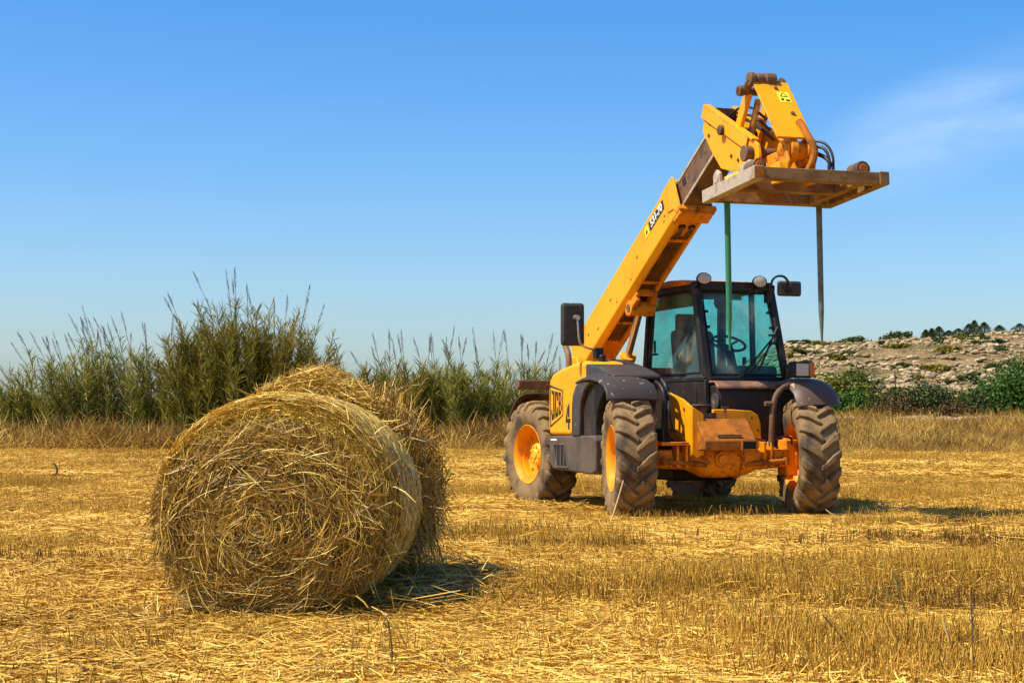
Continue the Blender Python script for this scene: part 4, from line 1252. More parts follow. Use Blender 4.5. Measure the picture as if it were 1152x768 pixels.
# emblem: letters inside a skewed frame
def quadmap(u, v):
    """unit square to the emblem's skewed outline on the cover's side"""
    bl, br, tr_, tl = (-2.165, .925), (-1.735, 1.06), (-1.745, 1.345), (-2.180, 1.41)
    a = bl[0] * (1 - u) * (1 - v) + br[0] * u * (1 - v) + tr_[0] * u * v + tl[0] * (1 - u) * v
    b = bl[1] * (1 - u) * (1 - v) + br[1] * u * (1 - v) + tr_[1] * u * v + tl[1] * (1 - u) * v
    return a, b
em = MB()
def q4(u0, v0, u1, v1):
    n_ = 4
    pts_ = [quadmap(u0 + (u1 - u0) * i / n_, v0) for i in range(n_ + 1)] + [quadmap(u0 + (u1 - u0) * i / n_, v1) for i in range(n_, -1, -1)]
    em.prism(pts_, -1.1035, -1.098)
for r_ in ((0, 0, 1, .045), (0, .955, 1, 1), (0, .05, .05, .95), (.95, .05, 1, .95),
           (.25, .28, .335, .88), (.12, .80, .245, .88), (.12, .14, .335, .275), (.10, .28, .17, .40),           # J
           (.39, .14, .47, .88), (.475, .76, .61, .88), (.475, .14, .61, .26), (.54, .62, .61, .755), (.54, .265, .61, .40),   # C
           (.66, .14, .735, .88), (.74, .77, .84, .88), (.74, .46, .83, .57), (.74, .14, .84, .25), (.815, .575, .88, .765), (.82, .255, .89, .455)):  # B
    q4(*r_)
em.build('emblem', MAT['print_black'], pod)
nb = MB()
for pl in ([(-1.52, 1.24), (-1.46, 1.30), (-1.46, 1.08), (-1.52, 1.08)], [(-1.62, 1.06), (-1.42, 1.06), (-1.42, 1.00), (-1.62, 1.00)], [(-1.62, 1.065), (-1.56, 1.065), (-1.525, 1.20), (-1.525, 1.26)], [(-1.52, .995), (-1.46, .995), (-1.46, .90), (-1.52, .90)]):
    nb.prism([(-1.58 + (p + 1.52) * .75, 1.04 + (q - 1.08) * .75) for p, q in pl], -1.1035, -1.098)
nb.build('number_mark', MAT['print_black'], pod)
part(MB().tube([(-.78, -2.42, 1.50), (-.78, -2.42, 1.72), (-.78, -2.46, 1.80), (-.78, -2.58, 1.92)], .036, 14, 3), 'exhaust_pipe', MAT['exhaust'], bevel=0)
part(MB().tube([(-.72, -1.32, 1.66), (-.66, -1.0, 1.635), (-.58, -.45, 1.52), (-.56, -.12, 1.40), (-.56, -.06, 1.30), (-.57, -.10, .80)], .028, 12, 3), 'guard_rail', K, bevel=0)
part(MB().tube([(-.64, -.35, 1.45), (-.63, -.02, 1.36), (-.63, .04, 1.2), (-.64, .02, .78)], .022, 10, 3), 'guard_rail', K, bevel=0)
rl = [(-2.75 + .70 * math.cos(R(a)), .61 + .70 * math.sin(R(a))) for a in range(95, 181, 9)]
part(MB().sheet(rl[::-1], -1.22, -.72, .018, .02), 'rear_mudguard', MAT['fender'], bevel=.004)
rl2 = [(-2.75 + .70 * math.cos(R(a)), .61 + .70 * math.sin(R(a))) for a in range(60, 170, 10)]
part(MB().sheet(rl2[::-1], .72, 1.22, .018, .02), 'rear_mudguard', MAT['fender'], bevel=.004)

# ---- left front mudguard, lamp and their supports
fl2 = [(-.60, 1.18), (-.48, 1.30), (-.30, 1.365), (-.08, 1.385), (.10, 1.355), (.22, 1.28), (.28, 1.19), (.30, 1.14)]
part(MB().sheet(fl2, .76, 1.27, .012, .065, 10), 'front_mudguard', MAT['fender'], bevel=.003)
part(MB().tube([(.95, -.05, 1.40), (.75, .10, 1.37), (.62, .15, 1.32), (.56, .15, 1.20), (.54, .15, .98), (.54, .13, .74)], .030, 12, 3).cyl((.46, .15, 1.18), (.58, .15, 1.18), .024), 'mudguard_stay', MAT['grimy'], bevel=0)
hl = part(MB().box((.81, .00, 1.455), (1.05, .12, 1.625)), 'headlamp', K, bevel=.015)
part(MB().box((.845, .118, 1.475), (.99, .130, 1.605)), 'lens', MAT['lens'], hl, .008)
part(MB().box((1.00, .05, 1.465), (1.062, .128, 1.615)), 'indicator_lens', MAT['amber'], hl, .008)
part(MB().tube([(.98, -.46, 1.44), (.94, -.30, 1.50), (.86, -.20, 1.60), (.82, -.05, 1.58), (.86, .02, 1.55)], .018, 10, 3), 'lamp_arm', K, hl, 0)

# ---- cab
cab = empty('cab', (0, 0, 0), 0, machine)
XL, XR = .04, 1.05
def pillar(p0, p1, w, mat=K, name='pillar'):
    (a, b), e = (Vector(p0), Vector(p1)), None
    d = b - a
    m = MB()
    hw = w / 2
    v = [(p.x + sx * hw, p.y + sy * hw, p.z) for p in (a, b) for sx, sy in ((-1, -1), (1, -1), (1, 1), (-1, 1))]
    m.add(v, [(3, 2, 1, 0), (4, 5, 6, 7)] + [(i, (i + 1) % 4, (i + 1) % 4 + 4, i + 4) for i in range(4)])
    return part(m, name, mat, cab, .015, 2)
pillar((XL + .05, -.47, 1.42), (XL + .03, -.73, 2.47), .085)
pillar((XR - .02, -.47, 1.42), (XR - .08, -.73, 2.46), .075)
pillar((XL + .03, -2.13, 1.42), (XL + .06, -2.02, 2.47), .09)
pillar((XR - .02, -2.13, 1.42), (XR - .06, -2.02, 2.47), .09)
pillar((XR + .0, -1.30, 1.0), (XR - .04, -1.28, 2.47), .06)
part(MB().box((XL + .02, -.835, 2.42), (XR - .06, -.69, 2.525)), 'windscreen_header', K, cab, .012)
part(MB().box((XL + .06, -.52, 1.42), (XR - .02, -.44, 1.475)), 'windscreen_sill', K, cab, .01)
part(MB().box((XL + .01, -2.05, 2.43), (XL + .09, -.70, 2.50)).box((XR - .12, -2.05, 2.43), (XR - .03, -.70, 2.50)).box((XL + .05, -2.06, 2.43), (XR - .05, -1.98, 2.50)), 'roof_rail', K, cab, .012)
rf = MB()
rp_ = [(-2.12, 2.50), (-2.08, 2.545), (-1.4, 2.575), (-1.0, 2.555), (-.86, 2.525), (-.84, 2.495)]
rf.prism(rp_, XL - .01, XR - .04)
part(rf, 'roof', MAT['orange'], cab, .018)
part(MB().box((XL + .10, -2.0, 2.46), (XR - .13, -.80, 2.485)), 'headlining', MAT['inside'], cab, 0)
part(MB().prism([(-2.18, 1.44), (-.43, 1.44), (-.40, 1.10), (-.70, .78), (-2.18, .78)], XL - .005, XL + .05), 'side_panel', MAT['cowl'], cab, .01)
part(MB().prism([(-1.25, 1.42), (-.62, 1.42), (-.62, 1.05), (-1.25, .98)], XL - .018, XL - .004), 'access_panel', MAT['cowl'], cab, .006)
part(MB().box((XL - .012, -2.18, 1.425), (XL + .075, -.44, 1.475)), 'window_sill', K, cab, .01)
part(MB().box((XR - .05, -2.18, .72), (XR, -.5, 1.44)), 'door', MAT['cowl'], cab, .01)
part(MB().box((XL + .04, -2.18, .85), (XR - .04, -2.12, 1.62)), 'rear_panel', MAT['inside'], cab, .01)
part(MB().box((XL + .04, -2.15, .80), (XR - .04, -.6, .86)), 'cab_floor', MAT['inside'], cab, 0)

def pane(name, pts_):
    a, b, c_ = (Vector(p) for p in pts_[:3])
    nrm = (b - a).cross(c_ - a).normalized() * .003
    m = MB()
    k = len(pts_)
    m.add([Vector(p) + nrm for p in pts_] + [Vector(p) - nrm for p in pts_], [tuple(range(k)), tuple(range(2 * k - 1, k - 1, -1))] + [(i, i + k, (i + 1) % k + k, (i + 1) % k) for i in range(k)])
    return m.build(name, MAT['glass'], cab)
pane('windscreen', [(XL + .085, -.485, 1.47), (XR - .05, -.485, 1.47), (XR - .11, -.725, 2.43), (XL + .07, -.725, 2.43)])
pane('side_window', [(XL + .035, -2.09, 1.47), (XL + .035, -.53, 1.47), (XL + .04, -.75, 2.44), (XL + .05, -1.98, 2.44)])
pane('door_window', [(XR - .03, -2.09, 1.43), (XR - .03, -.53, 1.43), (XR - .07, -.75, 2.44), (XR - .07, -1.98, 2.44)])
pane('rear_window', [(XL + .08, -2.10, 1.62), (XR - .08, -2.10, 1.62), (XR - .10, -2.03, 2.44), (XL + .10, -2.03, 2.44)])
# weather strip round the windscreen and side window
ws = MB()
ws.tube([(XL + .115, -.478, 1.50), (XR - .07, -.478, 1.50), (XR - .085, -.56, 1.80), (XR - .14, -.715, 2.40), (XL + .10, -.715, 2.40), (XL + .105, -.60, 1.95), (XL + .115, -.478, 1.52)], .013, 6, 0)
part(ws, 'windscreen_seal', K, cab, 0)
ws = MB()
ws.tube([(XL + .028, -2.05, 1.52), (XL + .028, -.60, 1.52), (XL + .032, -.80, 2.37), (XL + .036, -1.0, 2.42), (XL + .036, -1.93, 2.42), (XL + .030, -2.05, 1.60)], .014, 6, 0)
part(ws, 'window_seal', K, cab, 0)
part(MB().box((XL + .02, -1.88, 1.78), (XL + .032, -1.84, 1.92)).box((XL + .015, -1.93, 1.75), (XL + .032, -1.78, 1.775)), 'window_latch', K, cab, 0)
for k in range(3):
    z = 1.85 + .17 * k
    for x in (XL + .12, XR - .115 - .012 * k):
        part(MB().cyl((x + (.01 if x < .5 else 0), -.49 - .25 * (z - 1.47) / .96 + .035, z), (x, -.49 - .25 * (z - 1.47) / .96 - .01, z), .016, n=8), 'glass_clamp', K, cab, 0)
MAT['visor'] = layered('amber_visor', (0.20, 0.125, 0.018), 0.6)
part(MB().box((XL + .065, -1.96, 2.26), (XL + .085, -.84, 2.43)), 'sun_visor', MAT['visor'], cab, .008)
part(MB().box((XL + .12, -.80, 2.33), (XR - .40, -.78, 2.42)), 'sun_visor', MAT['seat'], cab, .006)
# cab furniture
st = part(MB().prism([(-1.85, 1.28), (-1.30, 1.30), (-1.26, 1.38), (-1.75, 1.42), (-1.86, 2.02), (-1.95, 2.06), (-1.98, 1.98)], .30, .82), 'seat', MAT['seat'], cab, .05, 4)
part(MB().box((.38, -1.8, .86), (.72, -1.35, 1.29)), 'seat_base', MAT['inside'], st, .02)
sw = MB()
cx, cy, cz, n_ = .58, -.98, 1.86, 28
ringp = []
tl_ = R(28)
for k in range(n_ + 1):
    a = 2 * math.pi * k / n_
    ringp.append((cx + .19 * math.cos(a), cy - .19 * math.sin(a) * math.cos(tl_), cz + .19 * math.sin(a) * math.sin(tl_)))
sw.tube(ringp, .016, 8, 0)
for a in (0.5, 2.6, 4.71):
    sw.tube([(cx, cy, cz - .03), (cx + .19 * math.cos(a), cy - .19 * math.sin(a) * math.cos(tl_), cz + .19 * math.sin(a) * math.sin(tl_))], .013, 6, 0)
sw = part(sw, 'steering_wheel', MAT['inside'], cab, 0)
part(MB().cyl((cx, cy, cz - .02), (cx, -.78, 1.35), .045, .06).box((.36, -.86, 1.2), (.86, -.60, 1.56)), 'steering_column', MAT['inside'], sw, .02)
part(MB().box((XL + .1, -.80, 1.2), (XR - .08, -.535, 1.60)), 'dashboard', MAT['lid'], cab, .05, 3)
part(MB().cyl((.42, -.80, 2.30), (.42, -.84, 2.30), .085, .085, 20), 'sun_blind_fan', MAT['inside'], cab, .01)
for x, y_, z in ((.30, -1.05, 1.75), (.36, -1.10, 1.72), (.88, -1.2, 1.66)):
    part(MB().tube([(x, y_, 1.2), (x, y_ - .03, z - .12), (x + .01, y_ - .02, z)], .012, 8, 2).cyl((x + .01, y_ - .02, z - .02), (x + .01, y_ - .02, z + .06), .026, .022), 'lever', MAT['inside'], cab, 0)
part(MB().box((.36, -1.97, 2.02), (.74, -1.90, 2.24)), 'headrest', MAT['seat'], st, .03, 3)
# wipers, lamps
wp = MB()
wp.tube([(.47, -.44, 1.47), (.93, -.545, 1.93)], .010, 6, 0)
wp.tube([(.55, -.44, 1.47), (.95, -.54, 1.91)], .008, 6, 0)
wp.box((.86, -.56, 1.925), (1.0, -.535, 1.945))
wp.tube([(.70, -.465, 1.55), (.98, -.575, 2.03)], .012, 6, 0)
wp.cyl((.47, -.50, 1.46), (.47, -.42, 1.46), .03)
part(wp, 'wiper', K, cab, 0)
for x, z in ((.12, 2.545), (.79, 2.525)):
    lm = MB()
    n_ = 24
    pr = [(-.10, .05, .04), (-.05, .085, .062), (-.01, .100, .074), (.0, .104, .077), (.012, .100, .074)]
    pr = [(a_ * .9, b_ * .86, c2_ * .86) for a_, b_, c2_ in pr]
    v, f = [], []
    for yy, ra, rb_ in pr:
        v += [(x + ra * math.cos(2 * math.pi * i / n_), -.62 + yy, z + rb_ * math.sin(2 * math.pi * i / n_)) for i in range(n_)]
    for j in range(len(pr) - 1):
        f += [(j * n_ + i, j * n_ + (i + 1) % n_, (j + 1) * n_ + (i + 1) % n_, (j + 1) * n_ + i) for i in range(n_)]
    f += [tuple(range(n_ - 1, -1, -1))]
    lm.add(v, f)
    lm.box((x - .02, -.72, z - .11), (x + .02, -.66, z - .02))
    lo_ = part(lm, 'work_lamp', K, cab, 0)
    ll = MB()
    v = [(x, -.597, z)]
    rr_ = [(.045, -.600), (.078, -.609)]
    for q, yy in rr_:
        v += [(x + q * math.cos(2 * math.pi * i / n_), yy, z + q * .74 * math.sin(2 * math.pi * i / n_)) for i in range(n_)]
    f = [(0, 1 + i, 1 + (i + 1) % n_) for i in range(n_)] + [(1 + i, 1 + n_ + i, 1 + n_ + (i + 1) % n_, 1 + (i + 1) % n_) for i in range(n_)]
    ll.add(v, f)
    ll.build('lens', MAT['lens'], lo_)
cw = part(MB().prism([(-.55, 1.385), (-.30, 1.40), (-.235, 1.34), (-.22, 1.20), (-.26, .72), (-.60, .72)], .10, 1.03), 'front_cowl', MAT['cowl'], cab, .035, 3)
part(MB().prism([(-.56, 1.39), (-.56, 1.435), (-.30, 1.425), (-.215, 1.375), (-.205, 1.34), (-.235, 1.34), (-.30, 1.403)], .085, 1.045), 'cowl_lid', MAT['lid'], cw, .012)
part(MB().cyl((.10, -.30, 1.20), (.085, -.30, 1.20), .10, .09, 20), 'cowl_vent', MAT['plastic'], cw, .01)

# ---- mirrors
mr_ = MB()
mr_.box((-1.335, -1.21, 1.815), (-1.065, -1.135, 2.285))
mr_ = part(mr_, 'mirror', MAT['plastic'], machine, .04, 4)
part(MB().box((-1.31, -1.218, 1.84), (-1.09, -1.212, 2.26)), 'mirror_glass', MAT['chrome'], mr_, .002)
part(MB().tube([(-1.17, -1.10, 2.12), (-1.165, -1.08, 2.0), (-1.16, -1.08, 1.86), (-1.10, -1.10, 1.80), (-.90, -1.18, 1.77)], .013, 8, 2).cyl((-1.175, -1.14, 2.12), (-1.17, -1.08, 2.12), .035, .028), 'mirror_arm', MAT['chrome'], mr_, 0)
part(MB().box((-.94, -1.24, 1.68), (-.85, -1.12, 1.80)).cyl((-.88, -1.1, 1.62), (-.88, -1.1, 1.72), .04), 'mirror_bracket', K, mr_, .012)
mr2 = part(MB().box((1.02, -.68, 2.375), (1.31, -.62, 2.545)), 'mirror', MAT['plastic'], machine, .03, 4)
part(MB().box((1.04, -.688, 2.39), (1.29, -.682, 2.53)), 'mirror_glass', MAT['chrome'], mr2, .002)
part(MB().tube([(.94, -.70, 2.36), (.94, -.66, 2.48), (.96, -.62, 2.585), (1.06, -.59, 2.60), (1.12, -.58, 2.54), (1.14, -.60, 2.44)], .014, 8, 3).cyl((1.14, -.63, 2.44), (1.14, -.585, 2.44), .04, .03).box((.90, -.74, 2.30), (.98, -.66, 2.42)), 'mirror_arm', K, mr2, 0)

# ---- boom (s along the boom, n across it)
BA = math.atan(.543)
bc, bs = math.cos(BA), math.sin(BA)
def B(l, s, n_):
    return (l, -.10 + s * bc - n_ * bs, 3.335 + s * bs + n_ * bc)
def bbox(m, l0, l1, s0, s1, n0, n1):
    return m.add([B(l, s, q) for q in (n0, n1) for s in (s0, s1) for l in (l0, l1)], [(0, 2, 3, 1), (4, 5, 7, 6), (0, 1, 5, 4), (2, 6, 7, 3), (0, 4, 6, 2), (1, 3, 7, 5)])
L0, L1 = -.455, -.095
m = MB()
m.add([B(l, s, q) for s in (-3.45, .02) for l, q in ((L0, .225), (L1, .225), (L1, -.165), (L1 - .045, -.225), (L1 - .075, -.225), (L1 - .075, -.14), (L0 + .075, -.14), (L0 + .075, -.225), (L0 + .045, -.225), (L0, -.165))],
      [tuple(range(10)), tuple(range(19, 9, -1))] + [(i, i + 10, (i + 1) % 10 + 10, (i + 1) % 10) for i in range(10)])
boom = part(m, 'outer_boom', Y, machine, .010, 2)
m = MB()
bbox(m, L0 - .015, L1 + .015, -.10, .075, -.245, -.205)
bbox(m, L0 - .02, L1 + .05, .00, .10, -.205, -.150)
part(m, 'boom_collar', MAT['orange'], boom, .008)
m = MB()
m.add([B(l, s_, q) for l in (L0 - .010, L0 + .004) for s_, q in ((-.26, .23), (.06, .23), (.10, .19), (.10, -.17), (-.02, -.17), (-.06, -.10), (-.20, -.05))], [tuple(range(7)), tuple(range(13, 6, -1))] + [(i, i + 7, (i + 1) % 7 + 7, (i + 1) % 7) for i in range(7)])
bbox(m, L1 - .004, L1 + .010, -.16, .10, -.17, .23)
part(m, 'boom_end_plate', Y, boom, .004)
m = MB()
for k, q in enumerate((L0 + .12, L0 + .165, L0 + .21, L0 + .25)):
    m = MB().tube([B(q, -2.6, -.175), B(q, -1.0, -.175), B(q, -.50, -.175), B(q + .01 * (k - 1.5), -.42, -.205), B(L0 + (.125 if k < 2 else .235) + .012 * (k % 2), -.30, -.245), B(L0 + (.125 if k < 2 else .235) + .012 * (k % 2), -.21, -.20)], .0135, 8, 2)
    part(m, 'boom_pipe', MAT['grimy'], boom, 0)
m = MB()
for s in (-2.2, -1.35, -.52):
    m = MB()
    bbox(m, L0 + .07, L1 - .07, s, s + .05, -.205, -.190)
    part(m, 'pipe_clamp', MAT['orange'], boom, .003)
m = MB(); bbox(m, L0 + .078, L1 - .078, -.40, -.02, -.212, -.142)
part(m, 'boom_end_cover', MAT['orange'], boom, .006)
for q in (L0 + .125, L1 - .125):
    m = MB()
    m.cyl(B(q, -.21, -.20), B(q, -.21, -.215), .045, .042, 18)
    part(m, 'pipe_opening', MAT['hole_shade'], boom, 0)
for s, q, ln in ((-1.15, .02, .05), (-1.42, -.10, .03), (-2.05, .03, .06), (-1.90, -.09, .03), (-.30, -.02, .035), (-.34, -.06, .03), (-2.55, -.05, .05), (-2.85, .05, .05)):
    m = MB()
    m.add([B(l, s + a * ln, q + b * .014) for l in (L0 - .0025, L0 + .01) for a, b in ((-.5, -.6), (0, -1), (.5, -.2), (.5, .8), (0, .3), (-.5, .5))],
          [tuple(range(6)), tuple(range(11, 5, -1))] + [(i, i + 6, (i + 1) % 6 + 6, (i + 1) % 6) for i in range(6)])
    m.build('boom_slot', MAT['hole_shade'], boom)
m = MB(); bbox(m, L0 - .004, L0 + .002, -.70, -.26, .055, .165)
dec = m.build('number_plate', MAT['print_black'], boom)
bd, bnn = (0, bc, bs), (0, -bs, bc)
text_part('number', '531-70', B(L0 - .005, -.475, .110), bd, bnn, .125, MAT['print_white'], dec, bold=.004, depth=.002)
m = MB(); bbox(m, L0 - .004, L0 + .002, -.83, -.73, .055, .165)
dec2 = m.build('warning_sticker', MAT['print_yellow'], boom)
m = MB()
m.add([B(l, s, q) for l in (L0 - .0065, L0 - .0035) for s, q in ((-.81, .08), (-.75, .08), (-.78, .14))], [(0, 1, 2), (5, 4, 3), (0, 3, 4, 1), (1, 4, 5, 2), (2, 5, 3, 0)])
m.build('warning_triangle', MAT['print_black'], dec2)
m = MB()
bbox(m, L0 + .05, L0 + .10, -1.85, -1.50, -.32, -.14)
bbox(m, L1 - .10, L1 - .05, -1.85, -1.50, -.32, -.14)
bbox(m, L0 + .05, L1 - .05, -1.50, -1.46, -.27, -.19)
m.cyl(B(L0 + .03, -1.70, -.30), B(L1 - .03, -1.70, -.30), .085, n=22)
part(m, 'lift_eye', MAT['orange'], boom, .008)
part(MB().cyl(B(L0 + .02, -1.70, -.30), B(L1 - .02, -1.70, -.30), .045, n=18), 'lift_pin', MAT['grimy'], boom, 0)
e0, e1 = Vector(B(-.275, -1.72, -.30)), Vector((-.275, -2.15, 1.30))
lc = part(MB().cyl(e0 + (e1 - e0) * .05, e0 + (e1 - e0) * .60, .040, n=18), 'lift_ram', MAT['chrome'], machine, 0)
part(MB().cyl(e0 + (e1 - e0) * .55, e1, .078, n=20).cyl(e0 + (e1 - e0) * .53, e0 + (e1 - e0) * .58, .095, n=20), 'ram_barrel', Y, lc, .008)

# inner boom
m = MB(); bbox(m, L0 + .045, L1 - .045, -.6, .98, -.155, .175)
inner = part(m, 'inner_boom', MAT['grimy'], machine, .012)
m = MB(); bbox(m, L0 + .035, L0 + .047, -.05, .96, -.150, -.120); bbox(m, L0 + .038, L0 + .047, .1, .9, .13, .16)
part(m, 'wear_strip', MAT['steel_grey'], inner, .002)
m = MB(); bbox(m, L0 + .04, L0 + .048, .18, .26, .02, .10)
m.build('pin_hole', MAT['hole_shade'], inner)

# head of the boom: two cheek plates with a rail along their tops
hp = [(.71, 4.17), (.62, 3.93), (.80, 3.72), (1.05, 3.49), (1.55, 3.36), (1.83, 3.40), (1.90, 3.50), (1.87, 3.61), (1.75, 3.68)]
head = part(MB().prism(hp, -.455, -.425), 'head_plate', Y, machine, .005)
part(MB().prism(hp, -.125, -.095), 'head_plate', Y, machine, .005)
ra = math.atan2(3.66 - 4.17, 1.80 - .71)
m = MB()
for x0, x1 in ((-.475, -.395), (-.155, -.075)):
    u = Vector((0, math.cos(ra), math.sin(ra))); w = Vector((0, -math.sin(ra), math.cos(ra)))
    o_ = Vector((0, .70, 4.175))
    m.add([(Vector((x, 0, 0)) + o_ + u * a + w * b) for b in (-.012, .012) for a in (-.02, 1.20) for x in (x0, x1)], [(0, 2, 3, 1), (4, 5, 7, 6), (0, 1, 5, 4), (2, 6, 7, 3), (0, 4, 6, 2), (1, 3, 7, 5)])
    m.add([(Vector((x, 0, 0)) + o_ + u * a + w * b) for b in (-.13, -.012) for a in (-.02, 1.10) for x in ((x0, x0 + .012) if x0 < -.3 else (x1 - .012, x1))], [(0, 2, 3, 1), (4, 5, 7, 6), (0, 1, 5, 4), (2, 6, 7, 3), (0, 4, 6, 2), (1, 3, 7, 5)])
part(m, 'head_rail', Y, head, .004)
part(MB().prism([(.69, 4.16), (.73, 4.16), (.66, 3.90), (.62, 3.93)], -.44, -.10).prism([(.80, 3.70), (.85, 3.74), (1.25, 3.50), (1.22, 3.44)], -.44, -.10), 'head_web', MAT['grimy'], head, .004)
part(MB().cyl((-.50, 1.13, 3.86), (-.05, 1.13, 3.86), .042).cyl((-.51, 1.13, 3.86), (-.475, 1.13, 3.86), .052), 'head_pin', MAT['grimy'], head, .004)
part(MB().cyl((-.53, 1.73, 3.54), (-.02, 1.73, 3.54), .058).cyl((-.54, 1.73, 3.54), (-.46, 1.73, 3.54), .078, n=18).cyl((-.09, 1.73, 3.54), (-.01, 1.73, 3.54), .078, n=18), 'carriage_pin', MAT['grimy'], head, .006)
for q in ((-.02, .10), (.02, .0), (.05, -.09)):
    part(MB().tube([B(-.27 + q[0], .75, .17), (-.27 + q[0], 1.0, 4.06 + q[1] * .4), (-.25 + q[0], 1.35, 3.98 + q[1]), (-.22 + q[0], 1.62, 3.80 + q[1])], .014, 8, 3), 'hose', MAT['rubber'], head, 0)
for q in ((.80, 3.98), (.78, 3.86), (1.30, 3.58), (1.45, 3.52)):
    part(MB().cyl((-.455, q[0], q[1]), (-.468, q[0], q[1]), .018, n=6), 'bolt', MAT['grimy'], head, 0)
# tilt links and ram
for x in (-.40, -.17):
    a, b = Vector((x, 1.22, 3.66)), Vector((x, 1.57, 4.17))
    d = (b - a).normalized(); w = Vector((0, -d.z, d.y)) * .065
    part(MB().add([p + q + Vector((dx, 0, 0)) for dx in (-.022, .022) for p, q in ((a, w * .8), (a, -w * .8), (b, -w), (b, w))], [(3, 2, 1, 0), (4, 5, 6, 7)] + [(i, (i + 1) % 4, (i + 1) % 4 + 4, i + 4) for i in range(4)]), 'tilt_link', Y, machine, .012)
tr2 = part(MB().cyl((-.285, 1.30, 3.62), (-.285, 1.55, 4.10), .035, n=16), 'tilt_ram', MAT['chrome'], machine, 0)
part(MB().cyl((-.285, .78, 3.80), (-.285, 1.40, 3.78), .07, n=20), 'ram_barrel', MAT['grimy'], tr2, .008)
part(MB().cyl((-.52, 1.58, 4.17), (-.05, 1.58, 4.17), .04).cyl((-.52, 1.58, 4.17), (-.46, 1.58, 4.17), .052, n=18), 'link_pin', MAT['grimy'], machine, .006)
tp = MB()
tp.cyl((-.46, 1.72, 4.26), (-.20, 1.72, 4.26), .045)
for x0, x1, r_ in ((-.475, -.42, .068), (-.40, -.34, .062), (-.31, -.20, .070)):
    tp.cyl((x0, 1.72, 4.26), (x1, 1.72, 4.26), r_, n=18)
part(tp, 'top_pin', MAT['grimy'], machine, .008)
for x in (-.445, -.12):
    part(MB().tube([(x, 1.57, 4.16), (x, 1.73, 4.26)], .042, 10, 0), 'link_strap', MAT['grimy'], machine, 0)
# tilt plate facing forward
a, b = Vector((0, 1.74, 4.235)), Vector((0, 2.25, 3.62))
d = (b - a).normalized(); nn = Vector((0, -d.z, d.y))
m = MB()
m.add([Vector((x, 0, 0)) + p + nn * q for q in (-.012, .012) for p in (a, b) for x in (-.445, -.075)], [(0, 2, 3, 1), (4, 5, 7, 6), (0, 1, 5, 4), (2, 6, 7, 3), (0, 4, 6, 2), (1, 3, 7, 5)])
tpl = part(m, 'tilt_plate', Y, machine, .005)
def onplate(x, s, h=.0125):
    if nn.z < 0: h = -h
    return Vector((x, 0, 0)) + a + d * s + nn * h
lb = MB()
lb.add([onplate(x, s, h) for h in (.0115, .0145) for s in (.15, .30) for x in (-.245, -.125)], [(0, 2, 3, 1), (4, 5, 7, 6), (0, 1, 5, 4), (2, 6, 7, 3), (0, 4, 6, 2), (1, 3, 7, 5)])
lb = lb.build('warning_label', MAT['print_yellow'], tpl)
pk = MB()
def flat(pts2):
    k = len(pts2)
    pk.add([onplate(x, s, h) for h in (.0140, .0165) for x, s in pts2], [tuple(range(k)), tuple(range(2 * k - 1, k - 1, -1))] + [(i, i + k, (i + 1) % k + k, (i + 1) % k) for i in range(k)])
flat([(-.225, .22), (-.145, .22), (-.145, .212), (-.225, .212)])
flat([(-.225, .215), (-.217, .215), (-.185, .165), (-.19, .158)])
flat([(-.145, .215), (-.153, .215), (-.185, .165), (-.18, .158)])
flat([(-.23, .275), (-.20, .275), (-.20, .245), (-.22, .240)])
flat([(-.18, .285), (-.14, .285), (-.14, .265), (-.18, .255)])
pk.build('label_print', MAT['print_black'], lb)
for s, r_ in ((.10, .022), (.46, .026)):
    m = MB(); m.cyl(onplate(-.235 + .06 * (s > .3), s, .005), onplate(-.235 + .06 * (s > .3), s, .028), r_, r_ * .8, 12)
    part(m, 'plate_bolt', MAT['grimy'], tpl, 0)
# carriage: knuckles, latch strap and hoses between plate and frame
cr = MB()
cr.cyl((-.36, 2.16, 3.52), (-.02, 2.16, 3.52), .085, n=20)
cr.cyl((-.30, 2.16, 3.52), (-.22, 2.16, 3.52), .115, n=20)
cr.cyl((-.13, 2.16, 3.52), (-.04, 2.16, 3.52), .115, n=20)
cr.prism([(1.72, 3.40), (1.76, 3.50), (2.10, 3.52), (2.22, 3.58), (2.30, 3.40), (2.26, 3.22), (1.75, 3.22)], -.36, -.325)
cr.prism([(1.72, 3.40), (1.76, 3.50), (2.10, 3.52), (2.22, 3.58), (2.30, 3.40), (2.26, 3.22), (1.75, 3.22)], -.10, -.065)
car = part(cr, 'carriage', MAT['orange'], machine, .010)
part(MB().tube([(-.16, 2.14, 3.80), (-.15, 2.20, 3.74), (-.14, 2.28, 3.64), (-.10, 2.34, 3.52), (-.12, 2.34, 3.40), (-.16, 2.30, 3.30)], .036, 10, 3), 'latch_strap', MAT['rusty'], car, 0)
part(MB().tube([(-.02, 2.15, 3.62), (.05, 2.25, 3.60), (.10, 2.32, 3.48), (.09, 2.34, 3.32)], .013, 8, 3), 'hose', MAT['rubber'], car, 0)
part(MB().tube([(-.05, 2.2, 3.55), (.0, 2.3, 3.55), (.04, 2.36, 3.45), (.03, 2.36, 3.30)], .016, 8, 3), 'hose', MAT['rubber'], car, 0)
part(MB().tube([(-.02, 2.2, 3.5), (.05, 2.3, 3.44), (.06, 2.36, 3.35), (.05, 2.38, 3.28)], .02, 8, 3), 'hose', MAT['rubber'], car, 0)

